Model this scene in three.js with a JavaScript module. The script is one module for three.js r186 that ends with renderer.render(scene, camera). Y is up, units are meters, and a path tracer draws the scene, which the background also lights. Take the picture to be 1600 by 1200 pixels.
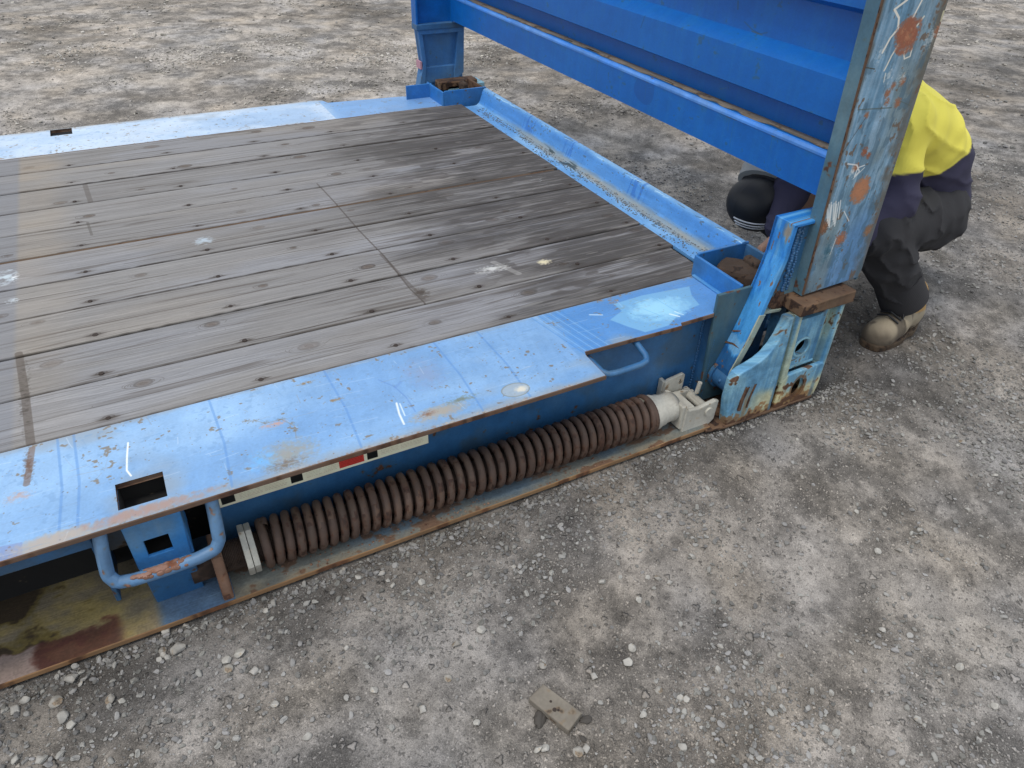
import * as THREE from 'three';
import { RoundedBoxGeometry } from 'three/addons/geometries/RoundedBoxGeometry.js';
import { MarchingCubes } from 'three/addons/objects/MarchingCubes.js';
import { mergeGeometries, mergeVertices } from 'three/addons/utils/BufferGeometryUtils.js';

// ---------------------------------------------------------------- camera, sky, sun, exposure
const scene = new THREE.Scene();
const camera = new THREE.PerspectiveCamera(55.37, 4 / 3, 0.05, 900);
camera.rotation.order = 'YXZ';
camera.rotation.set(-0.644625, -0.502385, 0.033871);
camera.position.set(-1.67996, 1.35648, 2.34627);
scene.add(camera);

const SUN = new THREE.Vector3(-0.40, 0.88, 0.10).normalize();
{
  const W = 512, H = 256, d = new Float32Array(W * H * 4);
  for (let j = 0; j < H; j++) for (let i = 0; i < W; i++) {
    const th = (j + 0.5) / H * Math.PI - Math.PI / 2, ph = ((i + 0.5) / W - 0.5) * 2 * Math.PI;
    const y = Math.sin(th), v = new THREE.Vector3(Math.cos(th) * Math.cos(ph), y, Math.cos(th) * Math.sin(ph));
    const s = Math.max(0, v.dot(SUN));
    let L = 0.62 + 0.42 * Math.max(0, y) + 0.70 * Math.pow(s, 5);                 // even cloud, brighter round the veiled sun
    L *= 1 + 0.07 * Math.sin(ph * 3 + y * 5) * Math.max(0, 1 - Math.abs(y)) ;
    if (y < 0) L *= Math.max(0.3, 1 + y * 4);
    const k = (j * W + i) * 4;
    d[k] = L * 0.95; d[k + 1] = L * 1.0; d[k + 2] = L * 1.07; d[k + 3] = 1;
  }
  const t = new THREE.DataTexture(d, W, H, THREE.RGBAFormat, THREE.FloatType);
  t.mapping = THREE.EquirectangularReflectionMapping; t.magFilter = THREE.LinearFilter; t.minFilter = THREE.LinearFilter;
  t.needsUpdate = true;
  scene.background = t; scene.environment = t;
}
const sun = new THREE.DirectionalLight(0xfff1de, 1.3);
sun.position.copy(SUN).multiplyScalar(12);
sun.castShadow = true; sun.shadow.radius = 20;
sun.shadow.camera.left = -8; sun.shadow.camera.right = 8; sun.shadow.camera.top = 8; sun.shadow.camera.bottom = -8; sun.shadow.camera.far = 40;
sun.shadow.mapSize.set(2048, 2048);
scene.add(sun, sun.target);

const renderer = new THREE.WebGLRenderer({ antialias: true });
renderer.setSize(1024, 768);
renderer.toneMapping = THREE.LinearToneMapping;
renderer.toneMappingExposure = 1.0;
renderer.shadowMap.enabled = true;

// ---------------------------------------------------------------- random numbers and noise
function rng(s) { return () => { s |= 0; s = s + 0x6D2B79F5 | 0; let t = Math.imul(s ^ s >>> 15, 1 | s); t = t + Math.imul(t ^ t >>> 7, 61 | t) ^ t; return ((t ^ t >>> 14) >>> 0) / 4294967296; }; }
const TAB = new Float32Array(65536); { const r = rng(77); for (let i = 0; i < 65536; i++) TAB[i] = r(); }
const mod = (a, p) => ((a % p) + p) % p;
function vn(x, y, p = 256, q = p) {                                               // value noise 0..1, period p x q cells
  const xi = Math.floor(x), yi = Math.floor(y), fx = x - xi, fy = y - yi;
  const a = mod(xi, p), b = mod(xi + 1, p), c = mod(yi, q), e = mod(yi + 1, q);
  const u = fx * fx * (3 - 2 * fx), v = fy * fy * (3 - 2 * fy);
  const t0 = TAB[a | c << 8], t1 = TAB[b | c << 8], t2 = TAB[a | e << 8], t3 = TAB[b | e << 8];
  return t0 + (t1 - t0) * u + (t2 - t0) * v + (t0 - t1 - t2 + t3) * u * v;
}
function fbm(x, y, o = 4, p = 256) { let s = 0, a = 0.5, n = 0; for (let i = 0; i < o; i++) { s += a * vn(x + i * 17, y + i * 31, Math.min(256, p)); n += a; a *= 0.5; x *= 2; y *= 2; p *= 2; } return s / n; }
function rough(x, y, o, p) { let s = 0, a = 1, n = 0; for (let i = 0; i < o; i++) { s += a * vn(x + i * 17, y + i * 31, Math.min(256, p)); n += a; a *= 0.76; x *= 2; y *= 2; p *= 2; } return s / n; }
const sst = (a, b, x) => { const t = Math.min(1, Math.max(0, (x - a) / (b - a))); return t * t * (3 - 2 * t); };
const mix = (a, b, t) => a + (b - a) * t;
const mix3 = (a, b, t) => [a[0] + (b[0] - a[0]) * t, a[1] + (b[1] - a[1]) * t, a[2] + (b[2] - a[2]) * t];

// ---------------------------------------------------------------- textures (colours in sRGB 0..255)
function dataTex(w, h, fn, srgb = true) {
  const d = new Uint8Array(w * h * 4);
  for (let j = 0; j < h; j++) for (let i = 0; i < w; i++) {
    const c = fn((i + 0.5) / w, (j + 0.5) / h, i, j), k = (j * w + i) * 4;
    if (typeof c === 'number') d[k] = d[k + 1] = d[k + 2] = Math.max(0, Math.min(255, c * 255));
    else { d[k] = Math.max(0, Math.min(255, c[0])); d[k + 1] = Math.max(0, Math.min(255, c[1])); d[k + 2] = Math.max(0, Math.min(255, c[2])); }
    d[k + 3] = 255;
  }
  const t = new THREE.DataTexture(d, w, h, THREE.RGBAFormat);
  t.wrapS = t.wrapT = THREE.RepeatWrapping; t.magFilter = THREE.LinearFilter; t.minFilter = THREE.LinearMipmapLinearFilter; t.generateMipmaps = true;
  if (srgb) t.colorSpace = THREE.SRGBColorSpace;
  t.needsUpdate = true; return t;
}
// a canvas whose pixels lie over a rectangle of the world: base(a, b) gives the ground colour, draw(ctx, A, B, k) paints on it
function mapCanvas(w, h, a0, a1, b0, b1, base, draw) {
  const c = document.createElement('canvas'); c.width = w; c.height = h;
  const x = c.getContext('2d'), im = x.createImageData(w, h), d = im.data;
  for (let j = 0; j < h; j++) for (let i = 0; i < w; i++) {
    const q = base(a0 + (a1 - a0) * (i + 0.5) / w, b0 + (b1 - b0) * (j + 0.5) / h), k = (j * w + i) * 4;
    d[k] = Math.max(0, Math.min(255, q[0])); d[k + 1] = Math.max(0, Math.min(255, q[1])); d[k + 2] = Math.max(0, Math.min(255, q[2])); d[k + 3] = 255;
  }
  x.putImageData(im, 0, 0);
  if (draw) draw(x, (a) => (a - a0) / (a1 - a0) * w, (b) => (b - b0) / (b1 - b0) * h, w / (a1 - a0));
  const t = new THREE.CanvasTexture(c); t.colorSpace = THREE.SRGBColorSpace; t.wrapS = t.wrapT = THREE.RepeatWrapping; t.anisotropy = 8;
  t.userData = { a0, a1, b0, b1 };
  return t;
}
function stroke(x, A, B, pts, width, color, alpha = 1, k = 1) {
  x.save(); x.globalAlpha = alpha; x.strokeStyle = color; x.lineWidth = width * k; x.lineCap = 'round'; x.lineJoin = 'round'; x.beginPath();
  pts.forEach((p, i) => (i ? x.lineTo(A(p[0]), B(p[1])) : x.moveTo(A(p[0]), B(p[1])))); x.stroke(); x.restore();
}
// ragged blot: many small dabs
function blot(x, A, B, k, cx, cy, rx, ry, color, alpha, n, seed, dab = 0.2) {
  const r = rng(seed); x.save(); x.fillStyle = color;
  for (let i = 0; i < n; i++) {
    const t = r() * 6.283, d = Math.pow(r(), 0.6), s = (0.3 + r()) * dab * Math.min(rx, ry) * (1.25 - d * 0.8);
    x.globalAlpha = alpha * (0.35 + 0.65 * r()) * (1 - d * 0.45);
    x.beginPath(); x.ellipse(A(cx + Math.cos(t) * d * rx), B(cy + Math.sin(t) * d * ry), Math.max(0.6, s * k), Math.max(0.6, s * k * (0.4 + r() * 0.6)), r() * 3, 0, 6.284); x.fill();
  }
  x.restore();
}
// worn paint, one metre square: base colour, fading, scratches, rust flecks
function paintTex(base, o = {}) {
  const { fade = 0.25, pale = [150, 175, 195], rust = 0.10, rustC = [92, 62, 48], size = 512, streak = 0.5, seed = 0, dirt = 0.15 } = o;
  const t = dataTex(size, size, (u, v) => {
    const a = fbm(u * 6 + seed, v * 6, 5, 6), b = fbm(u * 24 + 9, v * 24 + seed, 4, 24), f = vn(u * 256, v * 256 + seed, 256);
    const st = vn(u * 90 + seed, v * 3, 90, 3) * 0.6 + vn(u * 200, v * 7, 200, 7) * 0.4;
    let c = mix3(base, pale, fade * (0.9 * sst(0.4, 0.75, a) + streak * (st - 0.45)));
    const g = 1 + (b - 0.5) * 0.20 + (f - 0.5) * 0.07;
    c = [c[0] * g, c[1] * g, c[2] * g];
    c = mix3(c, [86, 78, 68], dirt * sst(0.5, 0.8, fbm(u * 11 + 40, v * 11 + seed, 4, 11)));
    const rr = 0.5 * fbm(u * 18 + 3 + seed, v * 18 + 5, 4, 18) + 0.5 * fbm(u * 64 + 3, v * 64 + 5 + seed, 3, 64), th = 0.80 - rust * 0.75;
    const m = sst(th, th + 0.035, rr), halo = sst(th - 0.06, th + 0.01, rr); c = mix3(c, [c[0] * 0.85 + 18, c[1] * 0.8 + 12, c[2] * 0.72 + 8], halo * 0.6);
    return mix3(c, [rustC[0] * (0.7 + 0.7 * f), rustC[1] * (0.7 + 0.6 * f), rustC[2] * (0.7 + 0.5 * f)], m * 0.9);
  });
  const bump = dataTex(256, 256, (u, v) => 0.5 + 0.3 * (fbm(u * 30, v * 30 + seed, 4, 30) - 0.5) + 0.25 * (vn(u * 256, v * 256, 256) - 0.5) + 0.2 * (fbm(u * 90 + seed, v * 90, 2, 90) - 0.5), false);
  return { map: t, bumpMap: bump };
}
function mat(tx, rough, bumpScale, more = {}) { return new THREE.MeshStandardMaterial({ map: tx.map, bumpMap: tx.bumpMap || null, bumpScale, roughness: rough, metalness: 0, ...more }); }

// ---------------------------------------------------------------- geometry helpers
function boxUV(g, s = 1, off = [0, 0]) {                                          // uv in metres on the axis each face looks along
  if (g.index) g = g.toNonIndexed();
  const p = g.attributes.position, n = p.count, uv = new Float32Array(n * 2), A = new THREE.Vector3(), B = new THREE.Vector3(), C = new THREE.Vector3();
  for (let i = 0; i < n; i += 3) {
    A.fromBufferAttribute(p, i); B.fromBufferAttribute(p, i + 1); C.fromBufferAttribute(p, i + 2);
    const m = B.clone().sub(A).cross(C.clone().sub(A)), ax = Math.abs(m.x), ay = Math.abs(m.y), az = Math.abs(m.z);
    [A, B, C].forEach((q, k) => {
      const e = ay >= ax && ay >= az ? [q.x, q.z] : ax >= az ? [q.z, q.y] : [q.x, q.y];
      uv[(i + k) * 2] = e[0] * s + off[0]; uv[(i + k) * 2 + 1] = e[1] * s + off[1];
    });
  }
  g.setAttribute('uv', new THREE.BufferAttribute(uv, 2)); return g;
}
function mapUV(g, tx, f) {                                                        // uv from the rectangle a mapCanvas covers
  if (g.index) g = g.toNonIndexed();
  const { a0, a1, b0, b1 } = tx.userData, p = g.attributes.position, uv = new Float32Array(p.count * 2);
  for (let i = 0; i < p.count; i++) { const [a, b] = f(p.getX(i), p.getY(i), p.getZ(i)); uv[i * 2] = (a - a0) / (a1 - a0); uv[i * 2 + 1] = 1 - (b - b0) / (b1 - b0); }
  g.setAttribute('uv', new THREE.BufferAttribute(uv, 2)); return g;
}
function box(x0, x1, y0, y1, z0, z1, r = 0.003) {
  const w = x1 - x0, h = y1 - y0, d = z1 - z0, m = Math.min(w, h, d) * 0.45;
  const g = r > 0 ? new RoundedBoxGeometry(w, h, d, 2, Math.min(r, m)) : new THREE.BoxGeometry(w, h, d);
  g.translate((x0 + x1) / 2, (y0 + y1) / 2, (z0 + z1) / 2); return g.index ? g.toNonIndexed() : g;
}
function shapeOf(pts, holes = [], fx = (p) => p) {
  const s = new THREE.Shape(pts.map((p) => new THREE.Vector2(...fx(p))));
  for (const h of holes) s.holes.push(new THREE.Path(h.map((p) => new THREE.Vector2(...fx(p)))));
  return s;
}
const bev = (b) => (b ? { bevelEnabled: true, bevelThickness: b, bevelSize: b, bevelOffset: -b, bevelSegments: 2 } : { bevelEnabled: false });
function extY(pts, y0, y1, holes, b = 0) { const g = new THREE.ExtrudeGeometry(shapeOf(pts, holes, (p) => [p[0], -p[1]]), { depth: y1 - y0 - 2 * b, ...bev(b) }); g.translate(0, 0, b); g.rotateX(-Math.PI / 2); g.translate(0, y0, 0); return g; }
function extZ(pts, z0, z1, holes, b = 0) { const g = new THREE.ExtrudeGeometry(shapeOf(pts, holes), { depth: z1 - z0 - 2 * b, ...bev(b) }); g.translate(0, 0, z0 + b); return g; }
function extX(pts, x0, x1, holes, b = 0) { const g = new THREE.ExtrudeGeometry(shapeOf(pts, holes, (p) => [-p[0], p[1]]), { depth: x1 - x0 - 2 * b, ...bev(b) }); g.translate(0, 0, b); g.rotateY(Math.PI / 2); g.translate(x0, 0, 0); return g; }
const ring = (cx, cy, rx, ry = rx, n = 24) => Array.from({ length: n }, (_, i) => [cx + rx * Math.cos(-i / n * 6.28319), cy + ry * Math.sin(-i / n * 6.28319)]);
function tube(pts, r, seg = 40, rad = 10, closed = false) { return new THREE.TubeGeometry(new THREE.CatmullRomCurve3(pts.map((p) => new THREE.Vector3(...p)), closed, 'catmullrom', 0.12), seg, r, rad, closed); }
function cyl(a, b, r0, r1 = r0, n = 28) {
  const A = new THREE.Vector3(...a), B = new THREE.Vector3(...b), d = B.clone().sub(A), g = new THREE.CylinderGeometry(r1, r0, d.length(), n, 1);
  g.applyQuaternion(new THREE.Quaternion().setFromUnitVectors(new THREE.Vector3(0, 1, 0), d.clone().normalize())); g.translate(...A.clone().add(B).multiplyScalar(0.5).toArray()); return g;
}
function join(gs) { return mergeGeometries(gs.map((g) => { g = g.index ? g.toNonIndexed() : g; for (const k of Object.keys(g.attributes)) if (!['position', 'normal', 'uv'].includes(k)) g.deleteAttribute(k); return g; })); }

const used = {};
function numbered(n) { used[n] = (used[n] ?? -1) + 1; return used[n] ? n + '_' + String(used[n]).padStart(3, '0') : n; }
function part(name, geos, m, parent, raw = false) {
  let g = Array.isArray(geos) ? join(geos) : geos;
  if (!raw) g = boxUV(g);
  const o = new THREE.Mesh(g, m); o.name = numbered(name); o.castShadow = o.receiveShadow = true; parent.add(o); return o;
}
function tag(o, label, category, group, kind) { o.userData = { ...(label ? { label } : {}), ...(category ? { category } : {}), ...(group ? { group } : {}), ...(kind ? { kind } : {}) }; return o; }
function thing(name, label, category, group) { const o = new THREE.Group(); o.name = numbered(name); tag(o, label, category, group); scene.add(o); return o; }

const H = 0.33, W = 1.219;
// ---------------------------------------------------------------- materials
const T = {
  web: paintTex([48, 98, 146], { fade: 0.16, rust: 0.10, seed: 3, dirt: 0.3, size: 1024 }),
  wall: paintTex([0, 94, 174], { fade: 0.03, rust: 0.0, seed: 11, dirt: 0.05, streak: 0.3, size: 1024 }),
  bright: paintTex([46, 122, 192], { fade: 0.45, rust: 0.13, seed: 7, dirt: 0.2 }),
  cast: paintTex([128, 186, 214], { fade: 0.5, pale: [176, 204, 200], rust: 0.15, rustC: [112, 74, 50], seed: 13, dirt: 0.3 }),
  rust: paintTex([92, 70, 56], { fade: 0.5, pale: [124, 96, 74], rust: 0.30, rustC: [58, 42, 36], seed: 17, dirt: 0.3 }),
  coil: paintTex([80, 64, 56], { fade: 0.9, pale: [108, 88, 76], rust: 0.30, rustC: [60, 42, 35], seed: 19, dirt: 0.2 }),
  grey: paintTex([184, 183, 174], { fade: 0.5, pale: [208, 205, 196], rust: 0.10, rustC: [110, 98, 84], seed: 23, dirt: 0.25 }),
  black: paintTex([16, 17, 19], { fade: 0.2, pale: [44, 43, 40], rust: 0.14, rustC: [74, 68, 56], seed: 29, dirt: 0.05 }),
  dust: paintTex([92, 100, 108], { fade: 0.6, pale: [118, 110, 98], rust: 0.2, rustC: [80, 70, 60], seed: 31, dirt: 0.4 }),
};
const M = {
  web: mat(T.web, 0.45, 0.0008), wall: mat(T.wall, 0.38, 0.0002), bright: mat(T.bright, 0.42, 0.0012), 
  castPlain: mat(T.cast, 0.6, 0.0022), rust: mat(T.rust, 0.9, 0.003), coil: mat(T.coil, 0.72, 0.0014), grey: mat(T.grey, 0.55, 0.001), black: mat(T.black, 0.8, 0.0015), dust: mat(T.dust, 0.95, 0.0015),
};

// near top flange: faded pale blue with the wear of the photograph, mapped over x and z
const flangeBase = (seed, pale) => (x, z) => {
  const a = fbm(x * 3 + seed, z * 5, 5), b = fbm(x * 16 + 7, z * 22 + seed, 4), f = vn(x * 340, z * 340);
  const sc = vn(x * 150 + z * 40, z * 2 + seed) * 0.6 + vn(x * 60, z * 4) * 0.4;
  let c = mix3([114, 157, 205], [146, 184, 223], sst(0.3, 0.7, a) * 0.8 + (sc - 0.5) * 0.22);
  if (x > -0.82) c = mix3(c, [74, 132, 198], 0.75 * sst(-0.83, -0.77, x + (b - 0.5) * 0.06));
  if (pale) c = mix3(c, [198, 212, 228], x > -0.82 ? 0.25 : 0.30 * sst(0.35, 0.6, a) + 0.50);  // far flange only: the sky reflection is whitened into its colour
  const g = 1 + (b - 0.5) * 0.10 + (f - 0.5) * 0.05; c = [c[0] * g, c[1] * g, c[2] * g];
  const ez = Math.abs(z), e = sst(1.185, 1.222, ez + (b - 0.5) * 0.05) * 0.75 + sst(0.925, 0.907, ez + (b - 0.5) * 0.03) * 0.35;
  c = mix3(c, [150, 146, 140], e * 0.8);
  const w = sst(0.60, 0.72, fbm(x * 2.2 + 31 + seed, z * 3.5 + 11, 5)); c = mix3(c, [140, 152, 164], w * 0.75);
  const r = 0.45 * fbm(x * 30 + seed, z * 34, 4) + 0.55 * fbm(x * 95 + seed, z * 105, 3); c = mix3(c, [122, 108, 92], 0.75 * sst(0.685, 0.725, r + 0.05 * e + 0.03 * w)); c = mix3(c, [104, 142, 184], 0.30 * sst(0.68, 0.74, fbm(x * 70 + 9, z * 80 + seed, 3)));
  const r2 = fbm(x * 9 + seed, z * 14 + 5, 5); c = mix3(c, [160, 128, 104], 0.4 * sst(0.72, 0.8, r2 * 0.7 + 0.3 * r));
  return c;
};
const nearFlangeTex = mapCanvas(2048, 320, -2.55, -0.25, 0.89, 1.25, flangeBase(0, 0), (x, A, B, k) => {
  const s = (p, w, c, a) => stroke(x, A, B, p, w, c, a, k), bl = (cx, cy, rx, ry, c, a, n, sd, dab) => blot(x, A, B, k, cx, cy, rx, ry, c, a, n, sd, dab);
  for (const xx of [-2.2, -1.96, -1.93, -1.66, -1.4, -1.12, -1.0]) s([[xx, 0.91], [xx + 0.004, 1.07], [xx - 0.006, 1.21]], 0.005, '#4a80c4', 0.4);
  s([[-1.832, 0.985], [-1.838, 1.03], [-1.842, 1.072], [-1.836, 1.092]], 0.0035, '#f1f4f4', 0.9);
  s([[-2.006, 0.92], [-2.012, 0.99], [-2.016, 1.03]], 0.012, '#6d4c38', 0.55); bl(-2.012, 0.97, 0.012, 0.06, '#5e4232', 0.5, 120, 5, 0.4); bl(-2.03, 1.06, 0.03, 0.02, '#b8958a', 0.3, 160, 6, 0.2);
  bl(-1.55, 1.056, 0.032, 0.010, '#b8958e', 0.45, 200, 7, 0.35); s([[-1.6, 1.018], [-1.58, 1.03], [-1.566, 1.045], [-1.533, 1.045], [-1.512, 1.08], [-1.519, 1.12]], 0.0022, '#7d6a55', 0.35); for (const [q, w] of [[-1.6, 1.018], [-1.585, 1.026], [-1.566, 1.043], [-1.533, 1.046], [-1.517, 1.07], [-1.516, 1.095]].entries()) bl(w[0], w[1], 0.013, 0.007, '#75644f', 0.5, 30, 60 + q, 0.35);
  bl(-1.545, 1.16, 0.07, 0.05, '#8f918e', 0.24, 1500, 8, 0.12); bl(-1.56, 1.19, 0.05, 0.02, '#6f665c', 0.35, 420, 9, 0.2); bl(-1.60, 1.16, 0.04, 0.04, '#6aaeea', 0.25, 300, 40, 0.15);
  s([[-1.289, 1.10], [-1.297, 1.14], [-1.300, 1.176]], 0.0045, '#e8eef0', 0.85); s([[-1.283, 1.105], [-1.288, 1.15]], 0.003, '#d6e6f4', 0.8);
  s([[-1.296, 1.00], [-1.272, 1.04], [-1.262, 1.089], [-1.262, 1.146]], 0.0035, '#4b74b8', 0.35); s([[-1.252, 1.03], [-1.272, 1.045]], 0.007, '#5a82c0', 0.35);
  bl(-1.19, 1.02, 0.06, 0.075, '#7f97bc', 0.2, 1500, 10, 0.12); bl(-1.215, 1.17, 0.075, 0.025, '#9c9891', 0.35, 900, 11, 0.25); bl(-1.24, 1.165, 0.025, 0.012, '#7a5a48', 0.4, 160, 12, 0.25);
  bl(-1.15, 1.15, 0.05, 0.012, '#6f7a70', 0.5, 120, 13, 0.4);
  x.save(); x.globalAlpha = 0.55; x.fillStyle = '#a8aaa6'; x.beginPath(); x.ellipse(A(-1.025), B(1.172), 0.034 * k, 0.024 * k, 0, 0, 7); x.fill(); x.globalAlpha = 0.7; x.strokeStyle = '#7d8078'; x.lineWidth = 0.003 * k; x.stroke(); x.restore();
  bl(-1.01, 1.175, 0.02, 0.012, '#d4d0c2', 0.5, 80, 14, 0.5); bl(-1.41, 1.03, 0.03, 0.006, '#8a7050', 0.6, 70, 15, 0.5); bl(-1.45, 0.94, 0.03, 0.006, '#8a7050', 0.6, 60, 16, 0.5);
  for (let i = 0; i < 9; i++) s([[-0.80 + i * 0.011 - 0.04, 0.912], [-0.80 + i * 0.011, 1.12]], 0.003, i % 2 ? '#8cc0ee' : '#3d7fc8', 0.45);
  x.save(); x.globalAlpha = 0.72; x.fillStyle = '#80b8de'; x.beginPath(); [[-0.60, 0.945], [-0.50, 0.94], [-0.345, 0.955], [-0.372, 1.0], [-0.385, 1.05], [-0.46, 1.06], [-0.53, 1.10], [-0.605, 1.10], [-0.63, 1.06], [-0.655, 1.01], [-0.60, 0.985]].forEach((p, i) => (i ? x.lineTo(A(p[0]), B(p[1])) : x.moveTo(A(p[0]), B(p[1])))); x.fill(); x.restore();
  bl(-0.50, 1.02, 0.10, 0.06, '#9ad2f0', 0.35, 420, 17, 0.3); s([[-0.49, 1.055], [-0.475, 1.075]], 0.006, '#dceef6', 0.8); s([[-0.47, 1.05], [-0.46, 1.072]], 0.005, '#d0e8f4', 0.8); s([[-0.69, 0.965], [-0.66, 0.98]], 0.005, '#cfe6f4', 0.7);
  for (let i = 0; i < 4; i++) s([[-0.6 + i * 0.06, 0.95 + (i % 2) * 0.05], [-0.58 + i * 0.06, 1.02 + (i % 3) * 0.03]], 0.002, '#5aa0d6', 0.5);
  x.save(); x.globalAlpha = 0.4; x.fillStyle = '#6d74a8'; x.beginPath(); [[-2.2, 1.16], [-2.022, 1.187], [-2.022, 1.222], [-2.2, 1.222]].forEach((p, i) => (i ? x.lineTo(A(p[0]), B(p[1])) : x.moveTo(A(p[0]), B(p[1])))); x.fill(); x.restore();
  bl(-1.83, 1.20, 0.16, 0.014, '#9c8680', 0.5, 420, 18, 0.6); bl(-1.98, 1.205, 0.08, 0.02, '#a7a09a', 0.5, 200, 19, 0.5);
  const r = rng(5); for (let i = 0; i < 420; i++) { const px = -2.5 + r() * 2.2, pz = 0.91 + r() * 0.31, l = r() < 0.7 ? [(r() - 0.5) * 0.16, (r() - 0.5) * 0.012] : [(r() - 0.5) * 0.03, (r() - 0.5) * 0.08]; s([[px, pz], [px + l[0] * 0.5, pz + l[1] * 0.6], [px + l[0], pz + l[1]]], 0.0008 + r() * 0.0010, ['#e2ecf4', '#5a86b8', '#6e7f92', '#8d7c6a'][Math.floor(r() * 4)], 0.12 + 0.28 * r()); }
  for (let i = 0; i < 700; i++) { const px = -2.5 + r() * 2.2, pz = 0.91 + r() * 0.31; x.save(); x.globalAlpha = 0.25 + 0.5 * r(); x.fillStyle = ['#4d5a68', '#7a6653', '#8a97a4', '#6b4f3c'][Math.floor(r() * 4)]; x.beginPath(); x.ellipse(A(px), B(pz), (0.0008 + 0.0022 * r() * r()) * k, (0.0008 + 0.0016 * r() * r()) * k, r() * 3, 0, 6.3); x.fill(); x.restore(); }
  for (let i = 0; i < 60; i++) { const px = -2.4 + r() * 2.0; bl(px, 1.212 + r() * 0.006, 0.02 + r() * 0.03, 0.006, r() < 0.5 ? '#8a6f5e' : '#a8a39c', 0.5, 26, 300 + i, 0.5); }
});
const farFlangeTex = mapCanvas(1024, 160, -2.55, -0.25, -1.25, -0.89, flangeBase(50, 1));
const flangeRough = dataTex(512, 512, (u, v) => 0.34 + 0.3 * fbm(u * 8, v * 8, 5, 8), false);
M.nearFlange = new THREE.MeshStandardMaterial({ map: nearFlangeTex, roughness: 1, roughnessMap: flangeRough, bumpMap: T.web.bumpMap, bumpScale: 0.0003 });
M.farFlange = new THREE.MeshStandardMaterial({ map: farFlangeTex, roughness: 1, roughnessMap: flangeRough });

// weathered deck timber, one map over the whole visible floor
const PW = 0.1814, JOIST = [-1.87, -1.54, -1.21, -0.893, -0.567];
const KNOTS = []; { const r = rng(91); for (let p = 0; p < 10; p++) for (let i = 0; i < 6; i++) KNOTS.push({ p, x: -2.5 + (i + r()) * 0.38, z: (p - 5) * PW + 0.03 + r() * 0.12, s: 0.009 + r() * 0.020, d: 0.3 + 0.7 * r() }); }
const KN = Array.from({ length: 10 }, (_, p) => KNOTS.filter((k) => k.p === p));
function timber(x, z) {
  const p = Math.max(0, Math.min(9, Math.floor(z / PW + 5))), s = p * 13.7;
  let zz = z + (fbm(x * 1.3 + s, 3 + s, 3) - 0.5) * 0.05, knot = 0, rim = 0;
  for (const k of KN[p]) {
    const dx = (x - k.x) / (k.s * 3.4), dz = (z - k.z) / k.s, d2 = dx * dx + dz * dz;
    if (d2 < 14) { zz += (z - k.z > 0 ? 1 : -1) * 0.010 * Math.exp(-d2 * 0.35); const e = Math.sqrt(((x - k.x) / (k.s * 0.9)) ** 2 + ((z - k.z) / (k.s * 0.55)) ** 2); knot = Math.max(knot, sst(1, 0.7, e) * k.d); rim = Math.max(rim, sst(0.35, 0, Math.abs(e - 1)) * k.d); }
  }
  const g1 = vn(x * 2.6 + s, zz * 150 + s), g2 = vn(x * 4 + s * 2, zz * 430), g3 = fbm(x * 2 + s, zz * 34, 2), fine = vn(x * 40, z * 900), speck = vn(x * 300, z * 700);
  const hair = sst(0.10, 0.0, Math.abs(vn(x * 1.1 + s * 3, zz * 95 + s * 2) - 0.5)) * sst(0.42, 0.62, fbm(x * 3.1 + s, z * 40, 3));
  const crack = Math.max(hair * 0.55, sst(0.88, 0.97, vn(x * 0.8 + s * 5, zz * 120 + s)) * sst(0.5, 0.66, fbm(x * 2.4 + s, z * 16, 3)));
  return { p, g: (g1 - 0.5) * 0.22 + (g2 - 0.5) * 0.42 + (g3 - 0.5) * 0.14 + (fine - 0.5) * 0.26 + (speck - 0.5) * 0.14, crack, knot, rim };
}
const BOLTS = []; for (let p = 0; p < 10; p++) { JOIST.forEach((x, i) => BOLTS.push([x + (p - 5) * -0.004 + (i === 0 ? (p - 5) * 0.006 : (p - 5) * 0.004), (p - 4) * PW - 0.024])); BOLTS.push([-0.262, (p - 4) * PW - 0.024]); }
const BB = Array.from({ length: 10 }, (_, p) => BOLTS.filter((q, i) => Math.floor(i / 6) === p));
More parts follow.
